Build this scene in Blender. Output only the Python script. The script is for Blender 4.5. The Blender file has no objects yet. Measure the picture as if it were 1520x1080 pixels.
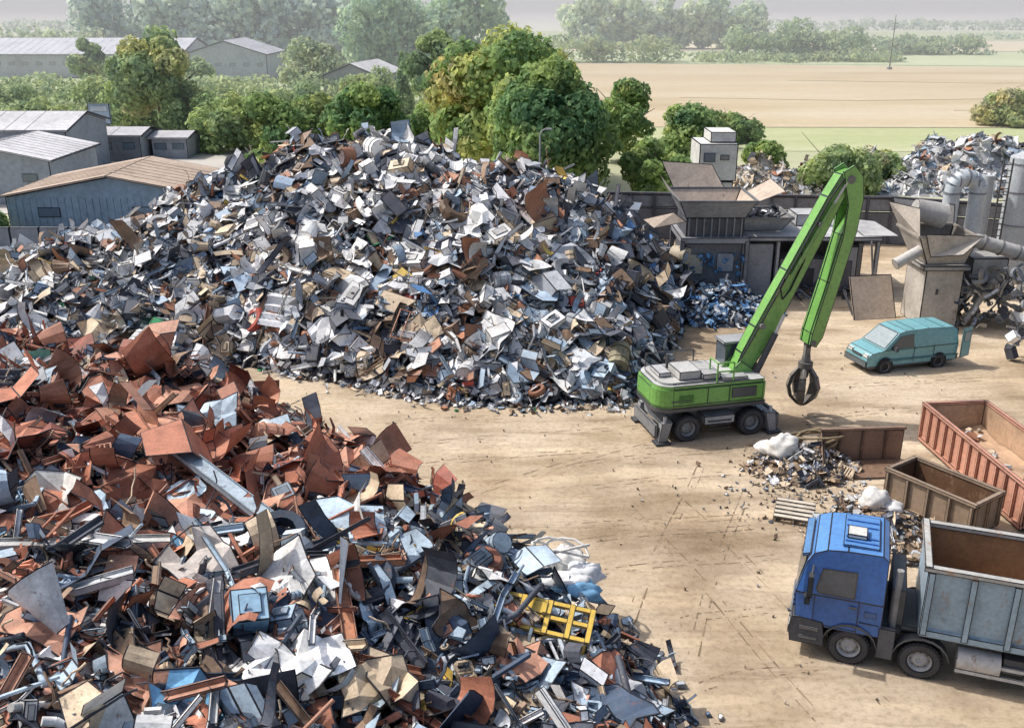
import bpy, math, random
import numpy as np
from mathutils import Vector, Matrix, noise, geometry
random.seed(7); np.random.seed(7)
R=random.random
def U(a,b): return a+(b-a)*random.random()
INK=(0.02,0.022,0.03)
scene=bpy.context.scene
V=Vector

# ---------------------------------------------------------------- materials
def new_mat(name):
    m=bpy.data.materials.new(name); m.use_nodes=True
    nt=m.node_tree; nt.nodes.clear()
    o=nt.nodes.new('ShaderNodeOutputMaterial'); b=nt.nodes.new('ShaderNodeBsdfPrincipled')
    nt.links.new(b.outputs[0],o.inputs[0]); return m,nt,b
def N(nt,t,**k):
    n=nt.nodes.new(t)
    for a,v in k.items(): setattr(n,a,v)
    return n
def noise_n(nt,vec,scale,detail=4,rough=.6):
    n=N(nt,'ShaderNodeTexNoise'); n.inputs['Scale'].default_value=scale
    n.inputs['Detail'].default_value=detail; n.inputs['Roughness'].default_value=rough
    nt.links.new(vec,n.inputs['Vector']); return n.outputs['Fac']
def ramp(nt,fac,stops):
    r=N(nt,'ShaderNodeValToRGB'); e=r.color_ramp.elements
    while len(e)<len(stops): e.new(.5)
    for i,(p,c) in enumerate(stops):
        e[i].position=p; e[i].color=(*c,1) if len(c)==3 else c
    nt.links.new(fac,r.inputs[0]); return r.outputs[0]
def mix(nt,fac,a,b,mode='MIX'):
    m=N(nt,'ShaderNodeMix',data_type='RGBA',blend_type=mode)
    for s,i in ((fac,0),(a,6),(b,7)):
        if isinstance(s,(int,float)): m.inputs[i].default_value=s
        elif isinstance(s,tuple): m.inputs[i].default_value=(*s,1)
        else: nt.links.new(s,m.inputs[i])
    return m.outputs[2]
def surf(name,rough=.6,metal=0.,lo=.72,hi=1.2,scale=1.3,rust=0.,rustcol=(.25,.1,.045),bump=.15,spec=.3):
    m,nt,b=new_mat(name)
    at=N(nt,'ShaderNodeAttribute',attribute_name='Col')
    tc=N(nt,'ShaderNodeTexCoord')
    f=noise_n(nt,tc.outputs['Object'],scale,5,.65)
    g=ramp(nt,f,[(.3,(lo,lo,lo)),(.5,(1,1,1)),(.72,(hi,hi,hi))])
    c=mix(nt,1.,at.outputs['Color'],g,'MULTIPLY')
    f2=noise_n(nt,tc.outputs['Object'],scale*9,4,.7)
    g2=ramp(nt,f2,[(.3,(.8,.8,.8)),(.6,(1.08,1.08,1.08))])
    c=mix(nt,1.,c,g2,'MULTIPLY')
    if rust>0:
        mp=N(nt,'ShaderNodeMapping'); nt.links.new(tc.outputs['Object'],mp.inputs[0]); mp.inputs['Scale'].default_value=(1,1,.45)
        f3=noise_n(nt,mp.outputs[0],scale*3.5,7,.75)
        k=ramp(nt,f3,[(.62-rust*.3,(0,0,0)),(.72-rust*.3,(.85,.85,.85))])
        c=mix(nt,k,c,rustcol)
    nt.links.new(c,b.inputs['Base Color'])
    b.inputs['Roughness'].default_value=rough; b.inputs['Metallic'].default_value=metal
    b.inputs['Specular IOR Level'].default_value=spec
    if bump>0:
        bp=N(nt,'ShaderNodeBump'); bp.inputs['Strength'].default_value=bump; bp.inputs['Distance'].default_value=.03
        nt.links.new(f2,bp.inputs['Height']); nt.links.new(bp.outputs[0],b.inputs['Normal'])
    return m
M_SCRAP=surf('scrap_metal',.55,.0,.65,1.25,1.1,.1,(.32,.2,.13),bump=.25)
M_RUSTY=surf('rusty_scrap',.6,.0,.6,1.3,1.3,.1,(.24,.1,.055),bump=.3)
M_PAINT=surf('painted_metal',.35,.0,.85,1.1,.9,0,bump=.04,spec=.5)
M_WORN=surf('worn_paint',.5,.0,.75,1.15,.9,.22,(.32,.2,.13),bump=.15)
M_STEEL=surf('grimy_steel',.6,.0,.7,1.2,.6,.1,(.24,.17,.12),bump=.15)
M_RUBBER=surf('rubber',.8,.0,.8,1.2,3,0,bump=.1,spec=.2)
M_GLASS=surf('dark_glass',.08,.0,.9,1.1,1,0,bump=0,spec=.8)
M_WALL=surf('building_render',.8,.0,.8,1.1,.25,0,bump=.05,spec=.1)
M_BARK=surf('bark',.9,.0,.7,1.2,3,0,bump=.4,spec=.1)
def foliage_mat():
    m,nt,b=new_mat('foliage')
    at=N(nt,'ShaderNodeAttribute',attribute_name='Col')
    geo=N(nt,'ShaderNodeNewGeometry')
    f=noise_n(nt,geo.outputs['Position'],.4,3,.6)
    g=ramp(nt,f,[(.35,(.66,.76,.82)),(.65,(1.3,1.22,1.0))])
    c=mix(nt,1.,at.outputs['Color'],g,'MULTIPLY')
    nt.links.new(c,b.inputs['Base Color']); b.inputs['Roughness'].default_value=.7
    b.inputs['Specular IOR Level'].default_value=.15
    t=N(nt,'ShaderNodeBsdfTranslucent'); nt.links.new(c,t.inputs[0])
    ms=N(nt,'ShaderNodeMixShader'); ms.inputs[0].default_value=.5
    nt.links.new(b.outputs[0],ms.inputs[1]); nt.links.new(t.outputs[0],ms.inputs[2])
    out=[n for n in nt.nodes if n.type=='OUTPUT_MATERIAL'][0]
    nt.links.new(ms.outputs[0],out.inputs[0]); return m
M_FOL=foliage_mat()

# ---------------------------------------------------------------- mesh builder
class MB:
    def __init__(s): s.v=[];s.f=[];s.c=[];s.s=[]
    def raw(s,pts,col,sm=False):
        i=len(s.v); s.v.extend(pts); s.f.append(tuple(range(i,i+len(pts)))); s.c.append(col); s.s.append(sm)
    def face(s,pts,col,ink=.02,ic=INK):
        n=len(pts)
        if ink<=0: s.raw(pts,col); return
        pts=[V(p) for p in pts]
        try: nn=geometry.normal(pts)
        except Exception: s.raw(pts,col); return
        if n<=4: w=min(ink,.3*min((pts[k]-pts[k-1]).length for k in range(n)))
        else: w=ink
        inner=[]
        for k in range(n):
            e1=(pts[k]-pts[k-1]); e2=(pts[(k+1)%n]-pts[k])
            if e1.length<1e-6 or e2.length<1e-6: inner.append(pts[k]); continue
            e1.normalize(); e2.normalize()
            n1=nn.cross(e1); n2=nn.cross(e2)
            inner.append(pts[k]+(n1+n2)*(w/max(1+n1.dot(n2),.35)))
        i=len(s.v); s.v.extend(pts); s.v.extend(inner)
        for k in range(n):
            k2=(k+1)%n
            s.f.append((i+k,i+k2,i+n+k2,i+n+k)); s.c.append(ic); s.s.append(False)
        s.f.append(tuple(range(i+n,i+2*n))); s.c.append(col); s.s.append(False)
    def box(s,c,d,col,ink=.02,Rm=None,top=None,taper=1.):
        c=V(c); hx,hy,hz=d[0]/2,d[1]/2,d[2]/2
        P=[]
        for z in (-hz,hz):
            k=taper if z>0 else 1.
            for x,y in ((-hx,-hy),(hx,-hy),(hx,hy),(-hx,hy)):
                p=V((x*k,y*k,z)); 
                if Rm: p=Rm@p
                P.append(p+c)
        for q in ((0,1,5,4),(1,2,6,5),(2,3,7,6),(3,0,4,7),(0,3,2,1)):
            s.face([P[a] for a in q],col,ink)
        s.face([P[a] for a in (4,5,6,7)],top or col,ink)
    def prism(s,prof,y0,y1,col,ink=.02,sidecol=None,ycen=0):
        def pt(p,y): 
            k=p[2] if len(p)>2 else 1.
            return V((p[0],ycen+(y-ycen)*k,p[1]))
        a=[pt(p,y0) for p in prof]; b=[pt(p,y1) for p in prof]; n=len(prof)
        s.face(a,col,ink); s.face(b,col,ink)
        for k in range(n):
            k2=(k+1)%n; s.face([a[k],a[k2],b[k2],b[k]],sidecol or col,ink)
    def plan(s,prof,z0,z1,col,ink=.02,topcol=None):
        a=[V((p[0],p[1],z0)) for p in prof]; b=[V((p[0],p[1],z1)) for p in prof]; n=len(prof)
        s.face(a,col,ink); s.face(b,topcol or col,ink)
        for k in range(n):
            k2=(k+1)%n; s.face([a[k],a[k2],b[k2],b[k]],col,ink if (a[k]-a[k2]).length>.3 else 0)
    def lathe(s,prof,c,ax,n,cols,scale=1):
        ax=V(ax).normalized(); t=ax.orthogonal().normalized(); b=ax.cross(t); c=V(c)
        i=len(s.v)
        for (a,r) in prof:
            for k in range(n):
                an=2*math.pi*k/n
                s.v.append(c+ax*a+(t*math.cos(an)+b*math.sin(an))*r)
        for j in range(len(prof)-1):
            for k in range(n):
                k2=(k+1)%n
                s.f.append((i+j*n+k,i+j*n+k2,i+(j+1)*n+k2,i+(j+1)*n+k)); s.c.append(cols[j] if isinstance(cols,list) else cols); s.s.append(False)
    def cyl(s,p0,p1,r0,r1,n,col,caps=True,sm=True,ink=0):
        p0=V(p0);p1=V(p1); ax=p1-p0
        if ax.length<1e-6: return
        ax=ax.normalized(); t=ax.orthogonal().normalized(); b=ax.cross(t); i=len(s.v)
        for (p,r) in ((p0,r0),(p1,r1)):
            for k in range(n):
                an=2*math.pi*k/n; s.v.append(p+(t*math.cos(an)+b*math.sin(an))*r)
        for k in range(n):
            k2=(k+1)%n; s.f.append((i+k,i+k2,i+n+k2,i+n+k)); s.c.append(col); s.s.append(sm)
        if caps:
            for o in (0,n):
                s.face([s.v[i+o+k].copy() for k in range(n)],col,ink)
    def tube(s,pts,r,n,col):
        for a,b in zip(pts[:-1],pts[1:]): s.cyl(a,b,r,r,n,col)
    def strip(s,p0,p1,col,w=.03,t=.03):
        p0=V(p0);p1=V(p1);d=p1-p0;L=d.length
        if L<1e-5: return
        q=d.to_track_quat('X','Z').to_matrix()
        s.box((p0+p1)/2,(L,w,t),col,0,q)
def mk(name,mb,mat,parent=None,loc=None,rot=0):
    me=bpy.data.meshes.new(name); me.from_pydata([tuple(v) for v in mb.v],[],mb.f)
    a=me.attributes.new('Col','FLOAT_COLOR','FACE')
    arr=np.ones((len(mb.f),4),dtype=np.float32); arr[:,:3]=np.array([c[:3] for c in mb.c],dtype=np.float32)
    a.data.foreach_set('color',arr.ravel())
    me.polygons.foreach_set('use_smooth',np.array(mb.s,dtype=bool)); me.materials.append(mat); me.update()
    o=bpy.data.objects.new(name,me); scene.collection.objects.link(o)
    if parent: o.parent=parent
    if loc: o.location=loc
    if rot: o.rotation_euler[2]=rot
    return o
def empty(name,loc,rot=0):
    e=bpy.data.objects.new(name,None); e.empty_display_size=.5; e.location=loc; e.rotation_euler[2]=math.radians(rot)
    scene.collection.objects.link(e); return e
def jit(c,a=.15):
    k=1+U(-a,a); return (min(c[0]*k,1),min(c[1]*k,1),min(c[2]*k,1))
def lerp(a,b,t): return a+(b-a)*t
def interp(x,pts):
    if x<=pts[0][0]: return pts[0][1]
    for (a,b),(c,d) in zip(pts[:-1],pts[1:]):
        if x<=c: return lerp(b,d,(x-a)/(c-a))
    return pts[-1][1]

# ---------------------------------------------------------------- camera / light / world
cam=bpy.data.cameras.new('camera'); co=bpy.data.objects.new('camera',cam); scene.collection.objects.link(co)
cam.sensor_width=36; cam.lens=34.58; cam.clip_end=60000
co.location=(0,0,16.5); co.rotation_euler=(math.radians(90-20.3),0,0); scene.camera=co
sd=V((-.93,.36,0)).normalized(); EL=math.radians(52)
sunv=V((sd.x*math.cos(EL),sd.y*math.cos(EL),math.sin(EL)))
sl=bpy.data.lights.new('sun','SUN'); sl.energy=3.6; sl.angle=math.radians(.9); sl.color=(1,.965,.91)
so=bpy.data.objects.new('sun',sl); so.rotation_euler=(-sunv).to_track_quat('-Z','Y').to_euler(); scene.collection.objects.link(so)
w=bpy.data.worlds.new('World'); scene.world=w; w.use_nodes=True; nt=w.node_tree; nt.nodes.clear()
sky=nt.nodes.new('ShaderNodeTexSky'); sky.sky_type='NISHITA'; sky.sun_disc=False; sky.sun_elevation=EL
sky.sun_rotation=math.atan2(sd.x,sd.y)%(2*math.pi); sky.dust_density=5; sky.air_density=1.
bg=nt.nodes.new('ShaderNodeBackground'); bg.inputs[1].default_value=.15
ow=nt.nodes.new('ShaderNodeOutputWorld'); nt.links.new(sky.outputs[0],bg.inputs[0]); nt.links.new(bg.outputs[0],ow.inputs[0])
scene.view_settings.view_transform='Standard'; scene.view_settings.look='None'; scene.view_settings.exposure=0
# thin layer of summer haze lying over the countryside beyond the yard (real scattering volume)
mb=MB(); X0,X1,Y0,Y1,Z1=-900,900,108,1800,42
P=[V((x,y,z)) for z in (-1,Z1) for x,y in ((X0,Y0),(X1,Y0),(X1,Y1),(X0,Y1))]
for q in ((0,3,2,1),(4,5,6,7),(0,1,5,4),(1,2,6,5),(2,3,7,6),(3,0,4,7)): mb.f.append(q); mb.c.append((1,1,1)); mb.s.append(False)
mb.v=P
hm=bpy.data.materials.new('haze'); hm.use_nodes=True; hn=hm.node_tree; hn.nodes.clear()
ho=hn.nodes.new('ShaderNodeOutputMaterial'); hv=hn.nodes.new('ShaderNodeVolumeScatter'); hv.inputs['Density'].default_value=.0019; hv.inputs['Color'].default_value=(.97,.99,1,1)
hn.links.new(hv.outputs[0],ho.inputs['Volume'])
mk('haze',mb,hm)

# ---------------------------------------------------------------- ground sheets
def gmat(name,cols,scale=.02,stretch=(1,1,1),rot=0,fine=.22):
    m,nt,b=new_mat(name); g=N(nt,'ShaderNodeNewGeometry')
    mp=N(nt,'ShaderNodeMapping'); nt.links.new(g.outputs['Position'],mp.inputs[0])
    mp.inputs['Rotation'].default_value=(0,0,rot); mp.inputs['Scale'].default_value=stretch
    f=noise_n(nt,mp.outputs[0],scale,6,.6)
    k=len(cols); c=ramp(nt,f,[(.3+.4*i/(k-1),cols[i]) for i in range(k)])
    f2=noise_n(nt,g.outputs['Position'],scale*12,4,.7)
    c=mix(nt,fine,c,ramp(nt,f2,[(.3,(.45,.45,.4)),(.7,(1.,1.,1.))]),'MULTIPLY')
    nt.links.new(c,b.inputs['Base Color']); b.inputs['Roughness'].default_value=.95; b.inputs['Specular IOR Level'].default_value=.05
    return m
def sheet(name,pts,z,mat):
    mb=MB(); mb.raw([V((x,y,z)) for x,y in pts],(1,1,1)); return mk(name,mb,mat)
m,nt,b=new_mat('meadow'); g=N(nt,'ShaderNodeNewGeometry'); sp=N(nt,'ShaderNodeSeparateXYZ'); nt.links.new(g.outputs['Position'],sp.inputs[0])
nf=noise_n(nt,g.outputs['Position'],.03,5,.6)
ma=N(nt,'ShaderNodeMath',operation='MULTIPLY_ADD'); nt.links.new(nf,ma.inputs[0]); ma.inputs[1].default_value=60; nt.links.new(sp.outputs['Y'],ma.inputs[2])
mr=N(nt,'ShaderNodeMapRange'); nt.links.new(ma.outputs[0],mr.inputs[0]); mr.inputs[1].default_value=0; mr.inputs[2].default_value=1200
c=ramp(nt,mr.outputs[0],[(0,(.45,.39,.28)),(.1,(.46,.46,.32)),(.16,(.42,.48,.28)),(.3,(.56,.6,.42)),(.55,(.68,.7,.6)),(1,(.8,.82,.8))])  # greens fade to near white with distance: aerial haze painted into the ground colour
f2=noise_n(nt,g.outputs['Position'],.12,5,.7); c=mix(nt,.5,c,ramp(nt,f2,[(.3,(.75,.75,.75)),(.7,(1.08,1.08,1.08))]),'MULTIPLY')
nt.links.new(c,b.inputs['Base Color']); b.inputs['Roughness'].default_value=.95; b.inputs['Specular IOR Level'].default_value=.05
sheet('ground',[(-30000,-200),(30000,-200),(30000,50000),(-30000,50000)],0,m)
# dirt yard
m,nt,b=new_mat('dirt'); g=N(nt,'ShaderNodeNewGeometry')
f=noise_n(nt,g.outputs['Position'],.13,7,.6)
c=ramp(nt,f,[(.3,(.32,.245,.165)),(.42,(.42,.33,.23)),(.52,(.5,.41,.3)),(.62,(.56,.47,.355)),(.75,(.64,.56,.45))])
mp=N(nt,'ShaderNodeMapping'); nt.links.new(g.outputs['Position'],mp.inputs[0]); mp.inputs['Rotation'].default_value=(0,0,-.5); mp.inputs['Scale'].default_value=(.28,1.,1)
f=noise_n(nt,mp.outputs[0],.45,6,.6); c=mix(nt,.9,c,ramp(nt,f,[(.36,(.7,.67,.63)),(.48,(1,1,1)),(.54,(1,1,1)),(.575,(1.2,1.2,1.19)),(.7,(1.28,1.27,1.26))]),'MULTIPLY')
mp=N(nt,'ShaderNodeMapping'); nt.links.new(g.outputs['Position'],mp.inputs[0]); mp.inputs['Rotation'].default_value=(0,0,-.12); mp.inputs['Scale'].default_value=(.09,1.,1); mp.inputs['Location'].default_value=(3,7,0)
f=noise_n(nt,mp.outputs[0],1.7,5,.7); c=mix(nt,.55,c,ramp(nt,f,[(.34,(.62,.58,.54)),(.44,(1,1,1)),(.6,(1.05,1.05,1.05))]),'MULTIPLY')
f=noise_n(nt,g.outputs['Position'],.07,5,.6); c=mix(nt,.85,c,ramp(nt,f,[(.38,(.66,.63,.61)),(.5,(1.,1.,1.)),(.6,(1.08,1.08,1.08))]),'MULTIPLY')
f2=noise_n(nt,g.outputs['Position'],5,7,.8); c=mix(nt,.8,c,ramp(nt,f2,[(.3,(.55,.54,.52)),(.5,(1,1,1)),(.75,(1.2,1.2,1.2))]),'MULTIPLY')
nt.links.new(c,b.inputs['Base Color']); b.inputs['Roughness'].default_value=.95; b.inputs['Specular IOR Level'].default_value=.05
bp=N(nt,'ShaderNodeBump'); bp.inputs['Strength'].default_value=.4; bp.inputs['Distance'].default_value=.08
nt.links.new(f2,bp.inputs['Height']); nt.links.new(bp.outputs[0],b.inputs['Normal'])
sheet('dirt_yard',[(-60,-20),(60,-20),(60,68),(26,72.5),(-20,72.5),(-60,66)],.02,m)
# tyre ruts
mb=MB()
for (A,B) in (((-3.8,33.3),(5.6,35.2)),((3.0,31.6),(9.2,33.1)),((.4,28.4),(8.2,29.6)),((2.5,25.9),(8.4,27.0)),((4.4,23.2),(7.3,24.1)),((4.9,20.6),(8.2,21.6)),((-6,37.2),(0,38.1)),((12,37.5),(20,39.5)),((13,41),(22,42.5)),((9,48),(16,47)),((-2,30.6),(9,38)),((5,22),(9,33)),((4,30),(7.5,19.5))):
    A=V(A);B=V(B);n=V((-(B-A).y,(B-A).x)).normalized()
    for off in (0,.28,1.9,2.18) if R()<.35 else (0,.32):
        x=0.
        while x<1:
            L=U(.01,.07); y2=min(1,x+L)
            if R()<.6:
                a=A.lerp(B,x)+n*(off+.12*math.sin(x*5)); c2=A.lerp(B,y2)+n*(off+.12*math.sin(y2*5)); wv=U(.01,.04)
                mb.raw([V((a.x-n.x*wv,a.y-n.y*wv,.028)),V((c2.x-n.x*wv*.4,c2.y-n.y*wv*.4,.028)),V((c2.x+n.x*wv*.4,c2.y+n.y*wv*.4,.028)),V((a.x+n.x*wv,a.y+n.y*wv,.028))],jit((.24,.18,.12),.2))
            x=y2+U(0,.03)
mk('tyre_tracks',mb,M_WALL)
wheat=gmat('wheat',[(.48,.39,.25),(.57,.48,.33),(.62,.55,.42)],.05,(.25,1,1),.05)
grass=gmat('grass',[(.36,.42,.22),(.46,.5,.28),(.58,.58,.4)],.05,(.3,1,1))
far1=gmat('far_crop',[(.62,.55,.38),(.7,.64,.5)],.02,(.2,1,1))  # both far field colours lightened, distance haze put into the colour
far2=gmat('far_grass',[(.46,.53,.32),(.58,.63,.44)],.02,(.2,1,1))
town=gmat('gravel_lot',[(.5,.48,.44),(.6,.58,.54)],.08)
sheet('grass_verge',[(15,116),(220,112),(220,134),(12,138)],.04,grass)
sheet('wheat_field',[(6,139),(260,134.5),(300,262),(120,268),(10,285)],.06,wheat)
sheet('crop_field',[(10,288),(140,270),(420,264),(480,330),(10,350)],.08,far2)
sheet('stubble_field',[(10,356),(480,336),(560,430),(60,440)],.1,far1)
sheet('far_meadow',[(0,450),(580,436),(700,560),(0,580)],.12,far2)
sheet('gravel_lot',[(-75,80),(-22,80),(-16,112),(-30,122),(-95,125)],.05,town)
mb=MB()
for pts in ([(30,182),(60,176),(110,183),(160,178)],[(60,222),(100,214),(150,218),(230,210)],[(70,160),(120,163),(175,155)],[(100,200),(102,206),(130,232),(190,244)]):
    for a,bb in zip(pts[:-1],pts[1:]):
        mb.strip((a[0],a[1],.09),(bb[0],bb[1],.09),(.34,.29,.18),.3,.02)
mk('field_track',mb,M_WALL)
# low hills on the horizon, haze painted into their pale blue-grey colour
mb=MB(); i0=0; nx=90
for j,(yy,hh) in enumerate(((1900,0),(2400,22),(3000,34),(3800,0))):
    for i in range(nx+1):
        x=-4000+8000*i/nx; mb.v.append(V((x,yy,max(-.5,hh*(.75+.9*noise.noise(V((x*.0016,yy*.001,4))))-(.5 if hh==0 else 0)))))
for j in range(3):
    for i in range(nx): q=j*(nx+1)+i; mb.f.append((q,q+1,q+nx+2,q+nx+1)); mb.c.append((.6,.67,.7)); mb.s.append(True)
mk('hills',mb,M_WALL)

# ---------------------------------------------------------------- foliage
def foliage_obj(name,lobes,n,leaf,parent=None,seed=0,jitter=.28):
    rs=np.random.RandomState(seed)
    L=np.array([l[:6] for l in lobes]); C=np.array([l[6] for l in lobes])
    ar=(L[:,3]*L[:,5]); idx=rs.choice(len(L),n,p=ar/ar.sum())
    d=rs.normal(size=(n,3)); d/=np.linalg.norm(d,axis=1)[:,None]
    rr=1.04-.42*rs.rand(n)**2.0
    bump=1+.10*np.sin(d[:,0]*7+idx)*np.sin(d[:,2]*8+idx*2)+.06*np.sin(d[:,1]*15+idx)
    p=L[idx,:3]+d*L[idx,3:6]*(rr*bump)[:,None]
    p[:,2]=np.maximum(p[:,2],.15)
    nr=d+rs.normal(size=(n,3))*.4; nr/=np.linalg.norm(nr,axis=1)[:,None]
    a=rs.normal(size=(n,3)); t=np.cross(nr,a); t/=np.linalg.norm(t,axis=1)[:,None]; b=np.cross(nr,t)
    s=(leaf*(.55+.9*rs.rand(n)))[:,None]
    v=np.stack([p-t*s*.6,p-b*s*.4+nr*s*.1,p+t*s*.6,p+b*s*.45],axis=1).reshape(-1,3)
    me=bpy.data.meshes.new(name); f=np.arange(4*n).reshape(n,4)
    me.from_pydata(v.tolist(),[],f.tolist())
    col=C[idx]*(1+jitter*(rs.rand(n)*2-1))[:,None]
    dark=rs.rand(n)<.1; col[dark]*=.6
    arr=np.ones((n,4),dtype=np.float32); arr[:,:3]=np.clip(col,0,1)
    at=me.attributes.new('Col','FLOAT_COLOR','FACE'); at.data.foreach_set('color',arr.ravel())
    me.materials.append(M_FOL); o=bpy.data.objects.new(name,me); scene.collection.objects.link(o)
    if parent: o.parent=parent
    return o
def tree(name,x,y,h,wd,cols,n=5000,leaf=.45,seed=1,nl=22,low=.18,shape='round'):
    rs=random.Random(seed); e=empty(name,(x,y,0))
    lobes=[]; cz=h*(low+(1-low)/2); rz=h*(1-low)/2; rx=wd/2
    for k in range(nl):
        if shape=='cone':
            tt=(k+.5)/nl; z=h*(.08+.86*tt); rr=rx*(1-tt)*.9+.15; an=rs.uniform(0,6.28)
            lobes.append((math.cos(an)*rr*.25,math.sin(an)*rr*.25,z,rr,rr,rr*1.3+.3,rs.choice(cols))); continue
        while True:
            d=V((rs.gauss(0,1),rs.gauss(0,1),rs.gauss(0,1))).normalized()
            if d.z>-.75: break
        q=rs.uniform(.5,.74) if k>3 else rs.uniform(0,.3)
        r=rx*rs.uniform(.24,.40)
        lobes.append((d.x*rx*q,d.y*rx*q,cz+d.z*rz*q,r,r,r*rs.uniform(.75,1.),rs.choice(cols)))
    foliage_obj('crown',lobes,n,leaf,e,seed)
    mb=MB(); tr=max(.12,h*.028)
    mb.cyl((0,0,-.1),(0,0,h*.45),tr,tr*.65,9,(.12,.09,.065))
    mb.cyl((0,0,h*.45),(0,0,h*.8),tr*.65,tr*.25,7,(.12,.09,.065))
    for k in range(8):
        an=k*2.4+rs.random(); z0=h*rs.uniform(.2,.55); L=rx*rs.uniform(.5,.85)
        mb.cyl((0,0,z0),(math.cos(an)*L,math.sin(an)*L,z0+L*rs.uniform(.5,1)),tr*.4,tr*.1,6,(.12,.09,.065))
    mk('trunk',mb,M_BARK,e); return e
G1=[(.31,.43,.18),(.38,.5,.21),(.25,.37,.16),(.44,.53,.23)]
GD=[(.17,.3,.15),(.21,.35,.17),(.26,.39,.18)]
GY=[(.56,.57,.24),(.48,.54,.22),(.42,.51,.21),(.6,.54,.27)]
GA=[(.62,.48,.25),(.56,.5,.24),(.55,.56,.24)]
def pale(cs,k,t=(.66,.74,.66)): return [tuple(lerp(c[i],t[i],k) for i in range(3)) for c in cs]  # blends leaf colours towards pale: distance haze painted into the palette
tree('broadleaf_tree',2.9,82,12.3,12.6,G1+GD,27000,.42,11,36,.02)
tree('autumn_tree',-.6,95,14.6,16,GY+GY+GA+G1+G1,26000,.5,12,38,.02)
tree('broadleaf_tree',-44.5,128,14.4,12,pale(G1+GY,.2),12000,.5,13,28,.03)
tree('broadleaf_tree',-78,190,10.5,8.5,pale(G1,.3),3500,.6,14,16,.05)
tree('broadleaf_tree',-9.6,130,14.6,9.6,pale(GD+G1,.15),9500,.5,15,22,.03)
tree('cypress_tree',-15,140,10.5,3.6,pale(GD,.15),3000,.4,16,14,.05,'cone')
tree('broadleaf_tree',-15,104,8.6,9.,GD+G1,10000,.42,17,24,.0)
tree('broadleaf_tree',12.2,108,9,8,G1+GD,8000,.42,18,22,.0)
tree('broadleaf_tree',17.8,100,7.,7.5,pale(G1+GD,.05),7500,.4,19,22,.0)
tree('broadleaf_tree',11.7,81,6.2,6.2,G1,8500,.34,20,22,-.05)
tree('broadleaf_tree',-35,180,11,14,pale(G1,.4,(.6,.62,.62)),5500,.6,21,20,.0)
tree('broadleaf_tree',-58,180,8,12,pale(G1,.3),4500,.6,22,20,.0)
bi=0
for (x,y,h,wd,cs) in [(-18.9,79,6.,9,GY+G1),(-33,116,6.8,9,pale(G1,.1)),(-27.5,113,7.2,9,G1+GD),(-22,116,6.8,9,G1+GY),(-39,124,7,9,pale(GD+G1,.1)),(-51,135,7,10,pale(G1,.1)),(-9,110,6,9,G1),(-4,112,6,9,G1),
    (-37,67.5,3.4,4,G1),(69,140,4.6,9,pale(GY,.2)),(29,89,4.2,8,pale(G1,.15)),(24.5,97,4.2,5,G1),(33.5,92,3.6,6,pale(GY+G1,.2)),(22,120,4,9,G1),(27,124,3.,8,G1),(-62,150,6,12,pale(G1,.2)),(-75,150,5,10,pale(G1,.2)),(-92,165,6,14,pale(G1,.25)),(-30,140,6,11,pale(G1,.2)),(-21,150,7,11,pale(G1+GY,.2)),(-62,132,4.5,10,pale(G1,.15))]:
    bi+=1; tree('bush',x,y,h,wd,cs,5600,.38 if y<105 else .46,40+bi,18,-.2)
def treeline(name,segs,cols,n,leaf,seed):
    rs=random.Random(seed); lobes=[]
    for (x0,x1,y,h) in segs:
        k=max(4,int((x1-x0)/4))
        for i in range(k):
            x=lerp(x0,x1,(i+.5)/k)+rs.uniform(-2,2); hh=h*rs.uniform(.7,1.05)
            for z in (.25,.6,.82): lobes.append((x+rs.uniform(-1.5,1.5),y+rs.uniform(-4,4),hh*z,rs.uniform(3,5.5),4,hh*rs.uniform(.18,.3),rs.choice(cols)))
    foliage_obj(name,lobes,n,leaf,None,seed,.08)
treeline('distant_trees',[(-128,-45,310,22),(-110,-60,320,30)],[(.62,.74,.74),(.66,.77,.76)],26000,1.5,61)  # far tree and hedge colours carry painted haze, paler with distance
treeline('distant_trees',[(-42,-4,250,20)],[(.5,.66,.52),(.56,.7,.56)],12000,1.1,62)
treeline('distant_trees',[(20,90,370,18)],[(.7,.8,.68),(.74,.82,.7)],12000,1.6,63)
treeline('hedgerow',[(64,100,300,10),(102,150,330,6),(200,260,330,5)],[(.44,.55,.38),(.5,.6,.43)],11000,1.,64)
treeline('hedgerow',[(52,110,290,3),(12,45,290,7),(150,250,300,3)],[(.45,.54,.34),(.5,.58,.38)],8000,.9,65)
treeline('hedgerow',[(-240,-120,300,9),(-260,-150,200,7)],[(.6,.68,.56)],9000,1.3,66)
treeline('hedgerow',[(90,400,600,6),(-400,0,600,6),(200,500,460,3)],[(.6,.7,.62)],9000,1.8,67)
treeline('hedgerow',[(-110,-48,168,5),(-50,-8,165,5),(-75,-50,142,3.5)],[(.45,.55,.32),(.5,.58,.38),(.42,.5,.32)],14000,.6,68)

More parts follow.
